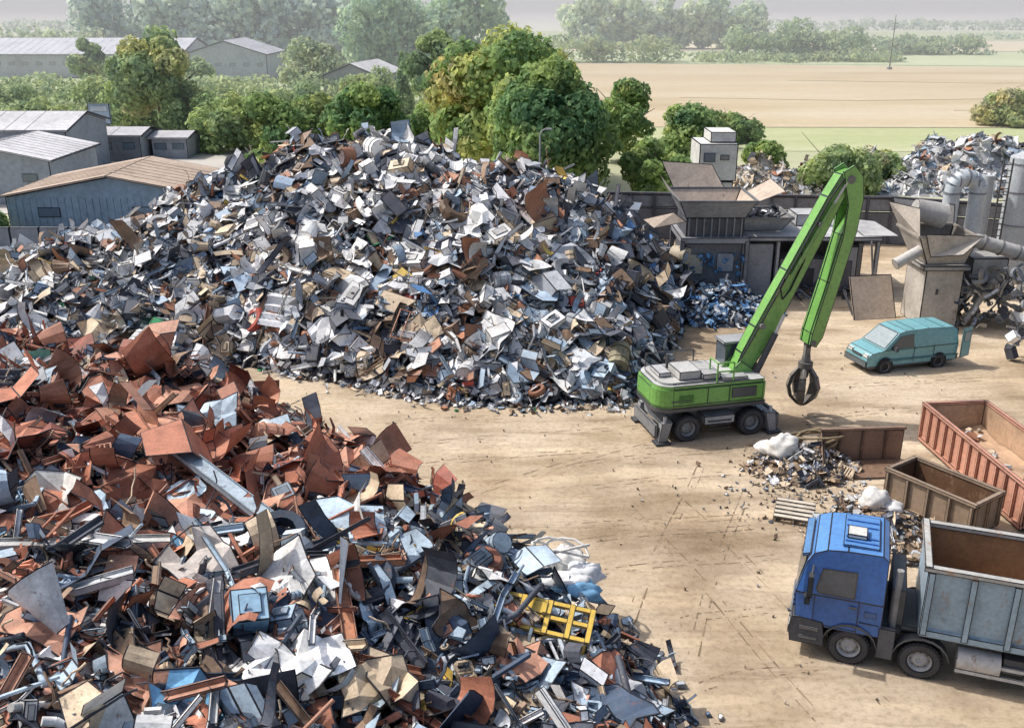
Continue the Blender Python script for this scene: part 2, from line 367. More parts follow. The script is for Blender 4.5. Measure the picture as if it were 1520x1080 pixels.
# ---------------------------------------------------------------- buildings
def gable(name,x0,x1,y0,y1,h,hr,wc,rc,doors=0,axis='y',rot=0,ik=.06):
    cx=(x0+x1)/2; cy=(y0+y1)/2; e=empty(name,(cx,cy,0),rot); a=(x1-x0)/2; b=(y1-y0)/2
    mb=MB()
    if axis=='y':
        for y in (-b,b): mb.face([V((-a,y,0)),V((a,y,0)),V((a,y,h)),V((0,y,hr)),V((-a,y,h))],wc,ik)
        for x in (-a,a): mb.face([V((x,-b,0)),V((x,b,0)),V((x,b,h)),V((x,-b,h))],wc,ik)
        mk('walls',mb,M_WALL,e); mb=MB(); o=.35
        for s in (-1,1):
            zz=h-o*(hr-h)/a
            for dz in (.03,.18):
                mb.face([V((0,-b-o,hr+dz)),V((s*(a+o),-b-o,zz+dz)),V((s*(a+o),b+o,zz+dz)),V((0,b+o,hr+dz))],rc,ik)
            for yy in (-b-o,b+o): mb.face([V((0,yy,hr+.03)),V((s*(a+o),yy,zz+.03)),V((s*(a+o),yy,zz+.18)),V((0,yy,hr+.18))],rc,.03)
            for q in range(1,int(2*b)): mb.strip((0,-b+q,hr+.19),(s*(a+o),-b+q,zz+.19),tuple(c*.85 for c in rc),.05,.04)
    else:
        for x in (-a,a): mb.face([V((x,-b,0)),V((x,b,0)),V((x,b,h)),V((x,0,hr)),V((x,-b,h))],wc,ik)
        for y in (-b,b): mb.face([V((-a,y,0)),V((a,y,0)),V((a,y,h)),V((-a,y,h))],wc,ik)
        mk('walls',mb,M_WALL,e); mb=MB(); o=.35
        for s in (-1,1):
            zz=h-o*(hr-h)/b
            for dz in (.03,.2): mb.face([V((-a-o,0,hr+dz)),V((-a-o,s*(b+o),zz+dz)),V((a+o,s*(b+o),zz+dz)),V((a+o,0,hr+dz))],rc,ik)
            mb.face([V((-a-o,s*(b+o),zz+.03)),V((a+o,s*(b+o),zz+.03)),V((a+o,s*(b+o),zz+.2)),V((-a-o,s*(b+o),zz+.2))],rc,.03)
            for q in range(1,int(a),1): 
                for xx in (-a+2*q,): mb.strip((xx,0,hr+.21),(xx,s*(b+o),zz+.21),tuple(c*.85 for c in rc),.05,.04)
    mk('roof',mb,M_WALL,e); mb=MB()
    nn=max(2,int((x1-x0)/3))
    wcol=(.14,.18,.22) if y0<150 else tuple(c*.8 for c in wc)
    for k in range(nn):
        x=-a+(k+.5)*(x1-x0)/nn
        if doors and k==nn//2: mb.box((x,-b-.03,1.4),(2.4,.05,2.8),tuple(c*.85 for c in wc),.05)
        elif not name.startswith('blue'): mb.box((x,-b-.03,h*.62),(1.3,.05,.7),wcol,.04)
    if len(mb.f): mk('windows_doors',mb,M_GLASS if y0<150 else M_WALL,e)
    return e
b1=gable('blue_warehouse',-36.2,-21.2,70,78.8,3.3,4.7,(.3,.4,.49),(.46,.37,.3))
mb=MB()
for k in range(30): mb.strip((-7.3+k*.5,-4.42,.1),(-7.3+k*.5,-4.42,3.25),(.26,.35,.43),.04,.03)
mb.box((3.,-4.43,1.3),(3.,.06,2.6),(.25,.33,.4),.05); mb.box((-4.5,-4.43,2.2),(1.6,.06,.7),(.14,.19,.24),.05)
mk('cladding_ribs',mb,M_WALL,b1)
gable('grey_shed',-50,-39.2,84,94,3.7,4.8,(.36,.39,.44),(.62,.62,.64),0,'y')
gable('grey_shed',-57,-43.2,97,107,4.6,5.8,(.36,.39,.44),(.58,.58,.6),1,'x')
gable('grey_shed',-45.2,-40.2,108,114,2.7,3.2,(.34,.36,.4),(.5,.5,.52),0,'x')
gable('grey_shed',-39.7,-35.8,110,115,2.2,2.6,(.34,.36,.4),(.5,.5,.52),0,'x')
gable('distant_warehouse',-71,-53,222,240,5.4,8.2,(.46,.49,.55),(.56,.58,.62),0,'y',0,.12)  # washed-out palette: distance haze put into wall and roof colours
gable('distant_warehouse',-135,-74,230,255,5,8,(.5,.52,.57),(.56,.58,.63),0,'x',0,.12)
gable('distant_warehouse',-29.5,-20,165,178,5,6.8,(.46,.46,.48),(.66,.66,.67),1,'y',-12,.1)
mb=MB(); 
for k in range(8): mb.box((-38.2+k*2.0+1,66,1.),(1.96,.25,2.0),(.28,.3,.33),.05)
mk('concrete_wall',mb,M_WALL)
e=empty('advertising_sign',(-47,115,0)); mb=MB()
for x in (-.9,.9): mb.box((x,0,1.6),(.18,.18,3.2),(.3,.3,.32),.02)
mb.box((0,0,4.3),(2.5,.3,2.3),(.42,.52,.6),.08); mb.box((0,-.17,4.9),(2.0,.03,.6),(.6,.65,.68),.03); mk('panel',mb,M_WALL,e)
wp=[(7,71.5),(12,71),(17,70.5),(22,70),(27,69.5),(31,68),(35,66.5),(40,65.5),(46,65)]
mb=MB(); 
for (a,b2),(c2,d2) in zip(wp[:-1],wp[1:]):
    A=V((a,b2,0));B=V((c2,d2,0)); L=(B-A).length; q=(B-A).to_track_quat('X','Z').to_matrix()
    nseg=max(1,round(L/1.7))
    for k in range(nseg):
        t=(k+.5)/nseg; p=A.lerp(B,t)
        mb.box(p+V((0,0,1.15)),(L/nseg-.04,.2,2.3),(.16,.165,.18),.05,q)
        mb.box(p+V((0,0.05,2.8)),(L/nseg-.04,.08,.9),(.25,.26,.28),.05,q)
        mb.box(A.lerp(B,k/nseg)+V((0,-.05,1.7)),(.16,.3,3.4),(.1,.105,.12),.02,q)
    mb.box((A+B)/2+V((0,0,3.36)),(L,.3,.14),(.12,.12,.14),.03,q)
mk('perimeter_wall',mb,M_STEEL)
e=empty('stacked_cabins',(16,80,0)); mb=MB()
mb.box((0,0,1.5),(3,4,3),(.55,.55,.53),.07); mb.box((.2,0,4.5),(3,4,2.9),(.7,.7,.68),.07); mb.box((.6,0,6.4),(2,3,.8),(.66,.66,.63),.06)
mb.box((-.5,-2.03,4.9),(.9,.05,.7),(.2,.23,.26),.04); mb.box((.7,-2.03,4.9),(.7,.05,.4),(.3,.3,.3),.04); mk('cabins',mb,M_WALL,e)
e=empty('mast',(95,258,0)); mb=MB(); mb.cyl((0,0,0),(0,0,13),.16,.08,8,(.1,.1,.1)); mb.box((0,0,.3),(1,1,.6),(.3,.3,.3),.05); mb.strip((-.8,0,11),(.8,0,11),(.1,.1,.1),.1,.1); mk('pole',mb,M_STEEL,e)
e=empty('street_lamp',(2.0,71,0)); mb=MB(); mb.cyl((0,0,0),(0,0,7.6),.09,.06,8,(.3,.31,.33)); mb.tube([(0,0,7.6),(.15,0,7.85),(.45,0,7.95)],.05,6,(.4,.4,.4)); mb.box((.6,0,7.93),(.5,.2,.12),(.6,.6,.6),.02); mk('post',mb,M_STEEL,e)

# ---------------------------------------------------------------- scrap
def frame(nrm,spin):
    z=nrm.normalized(); x=z.orthogonal().normalized(); y=z.cross(x)
    x2=x*math.cos(spin)+y*math.sin(spin); y2=z.cross(x2)
    return Matrix((x2,y2,z)).transposed()
def piece(mb,p,nrm,s,kind,col,ink):
    F=frame(nrm,U(0,6.283)); p=V(p)
    T=lambda x,y,z: p+F@V((x,y,z))
    dk=tuple(c*.55 for c in col)
    if kind=='plate':
        n=random.choice((4,4,5,5,6,7)); asp=U(.35,1); off=U(0,6.28); th=U(.03,.09)
        P=[]
        for k in range(n):
            a=off+6.283*(k+U(-.28,.28))/n; r=s*U(.65,1.1); P.append((math.cos(a)*r,math.sin(a)*r*asp))
        mb.face([T(x,y,th) for x,y in P],col,ink)
        mb.raw([T(x,y,0) for x,y in P],dk)
        for k in range(n):
            a=P[k];b=P[(k+1)%n]; mb.raw([T(*a,0),T(*b,0),T(*b,th),T(*a,th)],dk)
    elif kind=='fold':
        wv=s*U(.35,.8); segs=random.choice((2,3,3,4)); x=-s;z=0;ang=U(-.5,.5)
        pts=[(x,z)]
        for k in range(segs):
            L=2*s/segs*U(.7,1.2); x+=L*math.cos(ang); z+=L*math.sin(ang); pts.append((x,z)); ang+=random.choice((-1,1))*U(.5,1.4)
        sk=U(-.3,.3)*s; ws=[wv*U(.7,1.15) for _ in pts]
        for k,((a,b),(c,d)) in enumerate(zip(pts[:-1],pts[1:])):
            cc=jit(col,.2)
            mb.face([T(a,-ws[k]+sk*k,b),T(c,-ws[k+1]+sk*(k+1),d),T(c,ws[k+1]+sk*(k+1),d),T(a,ws[k]+sk*k,b)],cc,ink)
    elif kind in('twist','curl'):
        n=6 if kind=='twist' else 7; w0=s*(U(.1,.3) if kind=='twist' else U(.35,.7)); L=s*(U(2,3.6) if kind=='twist' else U(1.2,2.2))
        pos=V((-L/2,0,0)); hd=V((1,0,0)); up=V((0,0,1)); bend=U(-.45,.45) if kind=='twist' else random.choice((-1,1))*U(.25,.6); tw=U(-.45,.45) if kind=='twist' else U(-.08,.08); yaw=U(-.2,.2)
        prev=None; ik=min(ink,w0*.3)
        for k in range(n+1):
            sd_=up.cross(hd).normalized(); row=[T(*(pos+sd_*q)) for q in (-w0,-w0+ik,w0-ik,w0)]
            if prev:
                cc=jit(col,.14)
                mb.raw([prev[0],row[0],row[1],prev[1]],INK); mb.raw([prev[1],row[1],row[2],prev[2]],cc); mb.raw([prev[2],row[2],row[3],prev[3]],INK)
            prev=row; pos=pos+hd*(L/n)
            hd=Matrix.Rotation(bend*U(.4,1.4),3,sd_)@hd; hd=Matrix.Rotation(yaw,3,up)@hd; up=Matrix.Rotation(tw,3,hd)@up; up=(up-hd*up.dot(hd)).normalized()
    elif kind=='corr':
        n=random.choice((6,8,10)); L=s*1.9; w0=s*U(.5,.9); amp=.045+.05*s; b=U(-.25,.25)
        for k in range(n):
            x0=-L/2+L*k/n; x1=x0+L/n; z0=amp if k%2 else -amp; z1=-z0
            z0+=b*x0*x0; z1+=b*x1*x1
            mb.raw([T(x0,-w0,z0),T(x1,-w0,z1),T(x1,w0,z1),T(x0,w0,z0)],jit(col,.1))
        for y in (-w0,w0): mb.strip(T(-L/2,y,b*L*L/4),T(0,y,0),INK,ink*1.3,ink*1.3); mb.strip(T(0,y,0),T(L/2,y,b*L*L/4),INK,ink*1.3,ink*1.3)
    elif kind=='lattice':
        L=s*U(1.4,2.4); w0=s*U(.4,.8); r=U(.02,.045)
        cor=[(-L/2,-w0),(L/2,-w0*U(.7,1.1)),(L/2*U(.8,1),w0),(-L/2,w0)]
        for a,b in zip(cor,cor[1:]+cor[:1]): mb.strip(T(*a,0),T(*b,U(-.1,.1)),col,r*2,r*2)
        for k in range(1,random.choice((3,4,6))): 
            x=-L/2+L*k/6; mb.strip(T(x,-w0,0),T(x+U(-.1,.1),w0,0),jit(col),r*1.4,r*1.4)
    elif kind=='crumple':
        nx=4;ny=3; u1=U(2,5);u2=U(2,5);ph=U(0,6)
        g=[[(( i/nx-.5)*2*s+U(-.12,.12)*s,(j/ny-.5)*1.5*s+U(-.12,.12)*s,(U(-.16,.18)+.22*math.sin(i*1.4*u1*.4+ph)*math.cos(j*u2*.5))*s) for j in range(ny+1)] for i in range(nx+1)]
        for i in range(nx):
            for j in range(ny):
                if R()<.1 and (i in(0,nx-1)) : continue
                q=[g[i][j],g[i+1][j],g[i+1][j+1],g[i][j+1]]
                cc=jit(col,.15)
                mb.raw([T(*q[0]),T(*q[1]),T(*q[2])],cc); mb.raw([T(*q[0]),T(*q[2]),T(*q[3])],jit(cc,.1))
        rim=[g[i][0] for i in range(nx+1)]+[g[nx][j] for j in range(1,ny+1)]+[g[i][ny] for i in range(nx-1,-1,-1)]+[g[0][j] for j in range(ny-1,0,-1)]
        for k in range(len(rim)): mb.strip(T(*rim[k]),T(*rim[(k+1)%len(rim)]),INK,ink*1.1,ink*1.1)
    elif kind=='box':
        d=(s*U(.8,1.5),s*U(.6,1.1),s*U(.4,.9)); mb.box(p,d,col,ink,F,top=jit(col,.2),taper=U(.75,1))
        if R()<.3: mb.box(p+F@V((0,0,d[2]/2+.02)),(d[0]*.5,d[1]*.4,.05),dk,ink*.6,F)
    elif kind=='beam':
        L=s*U(2.2,4.2); a=U(.07,.16)*(1 if s<.6 else 1.3)
        bend=U(-.12,.12)*L
        for (A,B) in (((-L/2,0,0),(0,bend,0)),((0,bend,0),(L/2,0,U(-.1,.1)*L))):
            A=T(*A);B=T(*B); d=B-A
            if d.length<1e-4: continue
            q=d.to_track_quat('X','Z').to_matrix()
            mb.box((A+B)/2,(d.length,a,a*.35),col,ink*.8,q); mb.box((A+B)/2+q@V((0,a*.5,a*.35)),(d.length,a*.3,a),jit(col),ink*.8,q)
    elif kind=='pipe':
        L=s*U(2,3.6); r=U(.03,.09); b=U(-.15,.15)*L
        mb.cyl(T(-L/2,0,0),T(0,b,0),r,r,7,col); mb.cyl(T(0,b,0),T(L/2,0,b*.5),r,r,7,jit(col))
    elif kind=='drum':
        r=s*U(.4,.6); L=s*U(.9,1.4); mb.cyl(T(-L/2,0,0),T(L/2,0,0),r,r*U(.8,1),12,col,True,False,ink)
        for q in (-.25,.25): mb.cyl(T(L*q-.02,0,0),T(L*q+.02,0,0),r*1.04,r*1.04,12,dk)
    elif kind=='ring':
        r=s*.75; t=s*.22
        mb.lathe([(t,r*.6),(t,r*.95),(t*.4,r*1.05),(-t*.4,r*1.05),(-t,r*.95),(-t,r*.6),(t,r*.6)],p,F@V((0,0,1)),14,dk)
    elif kind=='wire':
        pts=[T(0,0,0)]; d=F@V((1,0,.3))
        for k in range(6):
            d=(d+V((U(-1,1),U(-1,1),U(-.6,.8)))*.7).normalized(); pts.append(pts[-1]+d*s*.5)
        mb.tube(pts,.022,4,col)
def wchoice(pal):
    t=R()*sum(w for w,_ in pal)
    for w,c in pal:
        t-=w
        if t<=0: return jit(c,.22)
    return pal[-1][1]
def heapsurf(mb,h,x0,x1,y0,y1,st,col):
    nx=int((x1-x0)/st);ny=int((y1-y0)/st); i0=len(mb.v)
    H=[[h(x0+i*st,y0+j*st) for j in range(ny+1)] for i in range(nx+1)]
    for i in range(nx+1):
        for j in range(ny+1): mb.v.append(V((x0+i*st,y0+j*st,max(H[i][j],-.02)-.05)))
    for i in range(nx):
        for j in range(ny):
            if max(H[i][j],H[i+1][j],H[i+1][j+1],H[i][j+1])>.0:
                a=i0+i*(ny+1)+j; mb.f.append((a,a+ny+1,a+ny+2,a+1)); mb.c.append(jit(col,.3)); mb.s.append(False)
def normal(h,x,y,e=.6): return V((h(x-e,y)-h(x+e,y),h(x,y-e)-h(x,y+e),2*e)).normalized()
def scatter(mb,h,n,reg,smin,smax,kinds,pal,ink,tilt=.6,lift=.25,pw=1.7):
    k=0;tries=0; kl=[a for a,_ in kinds]; kw=[b for _,b in kinds]
    while k<n and tries<n*8:
        tries+=1
        x=U(reg[0],reg[1]);y=U(reg[2],reg[3]);z=h(x,y)
        if z<.03: continue
        nr=normal(h,x,y)+V((U(-1,1),U(-1,1),U(-.5,.8)))*tilt
        s=smin+(smax-smin)*R()**pw; s=min(s,.25+z*1.2)
        pl=pal(x,y) if callable(pal) else pal
        piece(mb,(x,y,z+U(-.08,lift)),nr,s,random.choices(kl,kw)[0],wchoice(pl),ink); k+=1
CR=[(-46,.0),(-36,.6),(-29.5,1.5),(-22,4.1),(-16,6.4),(-11,7.7),(-7.4,8.4),(-3,8.4),(-.5,7.4),(1.5,6.5),(5.3,5.9),(7,4.3),(9.3,1.7),(11.5,0)]
FB=[(-46,44),(-30,43),(-13,44.5),(-11.4,43.6),(-8,42.2),(-5,40.6),(-3.2,39.7),(0,39.2),(4.9,39.4),(6.5,42),(8.4,48),(10.5,54),(12,56)]
def hA(x,y):
    H=interp(x,CR)
    if H<=0: return -.1
    f=interp(x,FB); c=56.
    if x>8.4: c=max(56,f+.5)
    if y<=f or y>70: return -.1
    t=(y-f)/(c-f) if y<c else 1-(y-c)/(70-c)
    t=max(0,min(1,t)); prof=(1-(1-t)**1.5) if y<c else t**.8*1.
    return H*prof+.75*noise.noise(V((x*.22,y*.22,0)))*min(1,3*t)*min(H,3)/1.6+.4*noise.noise(V((x*.6,y*.6,3)))*min(1,4*t)
LG=(.68,.69,.7); WH=(.85,.85,.83); MG=(.42,.45,.49); BG=(.33,.43,.54); DK=(.085,.095,.12); RU=(.42,.2,.12); TN=(.56,.45,.32); BR=(.28,.19,.13); NV=(.075,.11,.17)
palA=[(26,LG),(17,WH),(18,MG),(15,BG),(13,DK),(7,RU),(11,TN),(8,BR),(.5,(.55,.1,.07)),(.3,(.08,.4,.18)),(.5,(.14,.3,.56)),(.5,(.7,.5,.12))]
palAr=[(5,LG),(14,MG),(12,BG),(34,DK),(8,BR),(6,TN),(1.5,(.12,.28,.55)),(16,NV)]  # right flank of the heap: its shade painted in as a darker scrap mix
palS=[(16,LG),(8,WH),(18,MG),(14,BG),(26,DK),(7,RU),(10,TN),(10,BR)]
def pA(x,y): return palAr if x>5.0+U(-1,1) else palA
def pS(x,y): return palAr if x>5.0+U(-1,1) else palS
KA=[('plate',26),('fold',18),('crumple',15),('box',13),('beam',7),('pipe',3),('drum',2),('ring',2),('twist',8),('curl',8),('corr',2),('lattice',2)]
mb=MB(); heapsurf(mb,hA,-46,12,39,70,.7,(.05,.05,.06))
scatter(mb,hA,1500,(-34,11.5,39,58),.7,1.25,KA,pA,.034,.55,.5,1.5)
scatter(mb,hA,5200,(-34,11.5,39,58),.32,.85,KA,pA,.028,.65,.4)
scatter(mb,hA,7000,(-34,11.5,39,58),.12,.34,KA,pS,.02,.9,.35)
scatter(mb,hA,1500,(-46,11.5,58,70),.5,1.1,KA,pA,.028)
scatter(mb,hA,500,(-30,9,40,57),.4,.7,[('beam',2),('wire',2),('pipe',1)],pA,.02,1.2,.6)
def hAin(x,y): return hA(x,y) if x<4.5 else -.1
scatter(mb,hAin,230,(-26,4,41,57),.55,1.0,[('crumple',3),('box',2),('curl',2),('plate',2)],[(5,WH),(3,LG),(1.2,TN),(1,RU)],.03,.35,.7)
for k in range(420):
    x=U(-12,9); y=interp(x,FB)-abs(random.gauss(0,.45))+.15
    piece(mb,(x,y,.06),V((U(-.4,.4),U(-.4,.4),1)),U(.08,.3),random.choice(('plate','box','fold','twist')),wchoice(palA),.015)
def big(mbx,h,x,y,kind,s,col,nr=(0,-.5,1),ink=.03,dz=.35): piece(mbx,(x,y,h(x,y)+dz),V(nr),s,kind,col,ink)
for (x,y,k,s,c) in [(-7,43.5,'crumple',1.3,WH),(-11.8,46,'curl',1.3,LG),(-.6,48,'box',1.,WH),(-2.5,47,'box',.9,LG),(1.2,51,'curl',1.4,RU),(-9,54.8,'box',1.1,(.72,.74,.77)),(-5.8,54,'drum',1.,WH),(2,46,'box',.9,WH),(-6,49.5,'plate',1.1,(.5,.6,.7)),(-16,52,'plate',1.,WH),(-3,44,'fold',1.2,LG),(3,43,'crumple',1.1,BG),(-19,50,'box',.8,LG),(4.8,41.5,'drum',1.,(.3,.27,.18)),(2.5,49,'twist',1.3,RU),(-9,52,'curl',1.1,TN)]:
    big(mb,hA,x,y,k,s,c)
mk('scrap_metal_heap',mb,M_SCRAP)
# --- rusty foreground heap
BD=[(8,5.2),(12,5.0),(16,4.6),(19.3,3.9),(21.9,3.3),(23,2.6),(25.8,1.),(29.3,-1.9),(31.6,-4.1),(36,-7.8),(38.3,-9.8),(41,-12.8),(44,-19)]
BDp=[V((x,y)) for y,x in BD]
def hB(x,y):
    if y>44 or y<6: return -.1
    xb=interp(y,BD)
    if x>=xb: return -.1
    p=V((x,y)); d=1e9
    for a,b in zip(BDp[:-1],BDp[1:]):
        ab=b-a; t=max(0,min(1,(p-a).dot(ab)/ab.length_squared)); d=min(d,(p-(a+ab*t)).length)
    z=4.7*(1-math.exp(-d/5.2))
    fy=1 if y<35.5 else max(0,1-((y-35.5)/8)**1.2); z*=fy
    m=min(1,d*.5)*fy
    return z+m*(1.0*noise.noise(V((x*.2,y*.2,9)))+.55*noise.noise(V((x*.55,y*.55,5))))
RR=(.43,.18,.115); R2=(.55,.29,.2); R3=(.27,.085,.06); SK=(.42,.53,.63)
pRust=[(36,RR),(26,R2),(12,R3),(5,LG),(7,SK),(12,DK),(7,NV),(5,TN),(5,WH),(4,BR)]
pRed=[(40,R3),(18,RR),(14,DK),(4,LG),(6,BG)]
pDark=[(22,NV),(20,DK),(16,SK),(10,BG),(8,MG),(10,TN),(11,RR),(7,LG),(5,WH),(5,BR),(1,(.66,.45,.1)),(1,(.16,.34,.6))]
pMix=[(14,NV),(15,DK),(9,LG),(9,WH),(13,SK),(18,RR),(13,R2),(10,TN),(8,BR),(1,(.66,.45,.1)),(1,(.18,.42,.66))]
pLight=[(16,LG),(13,WH),(13,SK),(10,MG),(16,RR),(10,DK),(2.5,(.2,.46,.34)),(10,TN)]
def pB(x,y):
    j=U(-1.2,1.2)
    if y>36.5+j: return pRed if x<-15+j else pRust if x<-12.5+j else palA
    if x<-15.5+j and 29<y<34: return pLight
    if y>24.+j*1.2 and x<-2.2-(y-24.5)*.35+j: return pRust
    if x<-3+j*2: return pMix
    return pDark
KB=[('plate',12),('fold',17),('crumple',14),('box',6),('beam',15),('pipe',6),('drum',1.5),('ring',3),('twist',17),('curl',12),('corr',5),('lattice',5)]
KL=[('curl',5),('twist',4),('crumple',3),('corr',3),('lattice',2),('fold',2)]
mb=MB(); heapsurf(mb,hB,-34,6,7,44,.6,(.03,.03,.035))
scatter(mb,hB,560,(-27,4,11,43),.75,1.35,KL,pB,.026,.5,.45)
scatter(mb,hB,5600,(-27,5,9,44),.26,.75,KB,pB,.022,.75,.45)
scatter(mb,hB,10500,(-24,5,11.5,42),.09,.3,KB,pB,.013,.9,.45)
scatter(mb,hB,700,(-25,4.5,12,42),.45,.95,[('beam',5),('pipe',2),('twist',3)],pB,.02,.8,.6)
scatter(mb,hB,420,(-20,4.5,12,40),.25,.6,[('wire',1)],[(1,DK),(1,BR),(1,TN)],.02,1.2,.4)
scatter(mb,hB,130,(-18,-3,24,36),.8,1.3,[('curl',4),('crumple',3),('corr',2),('fold',2)],[(4,RR),(4,R2),(1,R3)],.026,.35,.75)
scatter(mb,hB,60,(-12,3,14,24),.45,.85,[('curl',3),('crumple',3),('fold',2)],[(3,WH),(2,SK),(2,R2),(2,TN)],.022,.4,.7)
for k in range(900):
    y=U(12,41); x=interp(y,BD)+abs(random.gauss(0,.45))-.2
    piece(mb,(x,y,.06),V((U(-.5,.5),U(-.5,.5),1)),U(.06,.28),random.choice(('plate','fold','beam','wire','box','twist')),wchoice(pDark if y<33 else palA),.013)
for (x,y,k,s,c) in [(-5.6,27.5,'corr',1.35,R2),(-8.5,26.5,'curl',1.3,RR),(-11,28,'curl',1.4,R2),(-9.7,31,'fold',1.2,RR),(-13.5,26,'curl',1.3,RR),(-7.8,30.,'plate',.9,SK),(-12,32,'curl',1.3,RR),(-6.5,25,'box',.8,(.3,.38,.46)),(-7,29,'curl',1.3,RR),(-4.6,29,'corr',1.,RR),(-10,29.5,'crumple',1.1,SK),
      (-6.9,19.,'crumple',.95,(.66,.6,.55)),(-8.4,17.8,'curl',.9,R2),(-4.6,15.9,'crumple',.8,WH),(-9.5,16.,'curl',1.1,LG),(-7.2,16,'curl',.8,R2),(-2.4,21.5,'plate',.6,SK),(-1,24.3,'fold',.9,BG),(-4.2,24,'fold',1.,NV),(-11.8,22,'crumple',1.1,(.66,.64,.6)),(-6,22.4,'ring',.9,NV),(-3.3,19.6,'ring',.8,NV),(-4.8,20.2,'curl',.9,NV),(-.6,21,'box',.6,WH),(1.6,20.5,'plate',.6,SK),(-15.5,31.5,'crumple',1.1,WH),(-17.5,33,'fold',1.1,LG),(-18,37,'crumple',1.3,R3),(-15.5,37.5,'fold',1.2,R3),(-9,22.5,'curl',1.0,R2),(-7.7,21.2,'fold',.8,(.6,.52,.46))]:
    big(mb,hB,x,y,k,s,c,(U(-.3,.3),-.5,1),.025,.45)
def girder(p0,p1,col,w=.28,t=.14):
    A=V(p0);B=V(p1);A.z+=hB(A.x,A.y)+.45;B.z+=hB(B.x,B.y)+.45; d=B-A;q=d.to_track_quat('X','Z').to_matrix()
    mb.box((A+B)/2,(d.length,w,t*.3),col,.02,q)
    for s in (-1,1): mb.box((A+B)/2+q@V((0,s*w/2,0)),(d.length,t*.3,t*1.2),jit(col),.015,q)
girder((-3.9,19.2,.2),(-3.2,16.6,.1),(.45,.2,.11)); girder((-3.2,16.7,.2),(-1.9,17.2,.0),(.45,.2,.11)); girder((-3.9,19.3,.3),(-2.6,20.3,.3),(.45,.2,.11))
girder((-9.6,25.4,.4),(-6.2,22.6,.3),(.4,.48,.55),.45); girder((-2.6,24.2,.2),(.6,19.8,.3),(.46,.38,.3),.2)
girder((-13.5,18.5,.4),(-8,20.2,.3),(.6,.6,.58),.35); girder((-12,16.4,.3),(-8,18,.5),(.5,.52,.54),.3)
girder((-13,30,.5),(-10.2,25.2,.4),(.44,.2,.13),.4); girder((-8,33,.3),(-3.6,30,.2),(.12,.13,.15),.3); girder((-15,25,.4),(-11,22,.3),(.44,.18,.11),.35); girder((-5,27,.3),(-1.5,26,.2),(.1,.13,.2),.35)
girder((-10.5,36.5,.5),(-9.2,33.0,.2),(.4,.4,.42),.25); girder((-12.5,38.5,.5),(-8.6,35.5,.1),(.5,.48,.44),.2); girder((-12,27,.6),(-8,24.5,.5),(.44,.2,.13),.3); girder((-6,18.5,.4),(-4.5,21.5,.4),(.08,.09,.12),.25)
mk('rusty_scrap_heap',mb,M_RUSTY)
e=empty('yellow_steel_frame',(.75,20.1,hB(.75,20.1)+.75),-12); mb=MB(); YL=(.7,.48,.09)
for y in (-.42,.0,.42): mb.box((0,y,0),(2.4,.13,.07),YL,.015)
for x in (-1.15,-.55,.1,.65,1.15): mb.box((x,0,.01),(.14,.97,.08),YL,.015)
for x in (-1.1,1.1): mb.box((x,-.42,-.3),(.1,.1,.6),YL,.015); mb.box((x,.42,-.3),(.1,.1,.6),YL,.015)
mb.box((-.2,.2,.05),(.5,.35,.05),YL,.015)
mk('bars',mb,M_PAINT,e).rotation_euler=(.35,.12,0)
def blob(mb,c,r,col,sq=(1,1,.6),n=10,seed=0):
    i=len(mb.v); m2=n
    for a in range(m2+1):
        th=math.pi*a/m2
        for b in range(n*2):
            ph=math.pi*b/n; d=V((math.sin(th)*math.cos(ph),math.sin(th)*math.sin(ph),math.cos(th)))
            k=r*(1+.3*noise.noise(d*1.8+V((seed,0,0)))+.16*noise.noise(d*5+V((seed,2,0))))
            mb.v.append(V(c)+V((d.x*k*sq[0],d.y*k*sq[1],d.z*k*sq[2])))
    for a in range(m2):
        for b in range(n*2):
            b2=(b+1)%(n*2); mb.f.append((i+a*n*2+b,i+a*n*2+b2,i+(a+1)*n*2+b2,i+(a+1)*n*2+b)); mb.c.append(jit(col,.06)); mb.s.append(True)
e=empty('discarded_sacks',(1.55,23.4,hB(1.45,23.2)+.4)); mb=MB()
blob(mb,(-.1,.5,.55),.62,(.76,.76,.74),(1,.8,.7),14,seed=1); blob(mb,(.4,.0,.5),.55,(.74,.76,.78),(1,.7,.6),14,seed=2); blob(mb,(0,-.7,.35),.8,(.2,.4,.6),(1.1,.6,.4),14,seed=3); blob(mb,(-.1,-.5,.6),.55,(.78,.78,.78),(1.2,.6,.35),14,seed=4)
for k in range(5):
    mb.tube([(-.2+.8*math.cos(t*.5+k),.5+.5*math.sin(t*.5+k),.75+.06*k+.3*math.sin(t*.6)) for t in range(9)],.04,6,(.7,.68,.64))
mk('sacks',mb,M_WALL,e)
e=empty('blue_crate',(-5.4,17.2,hB(-5.4,17.2)+.75),20); mb=MB(); mb.box((0,0,0),(.75,.75,.55),(.25,.48,.68),.03,top=(.4,.6,.75)); mb.box((0,0,.3),(.45,.45,.04),(.33,.52,.68),.02); mk('crate',mb,M_PAINT,e).rotation_euler=(.5,.1,0)

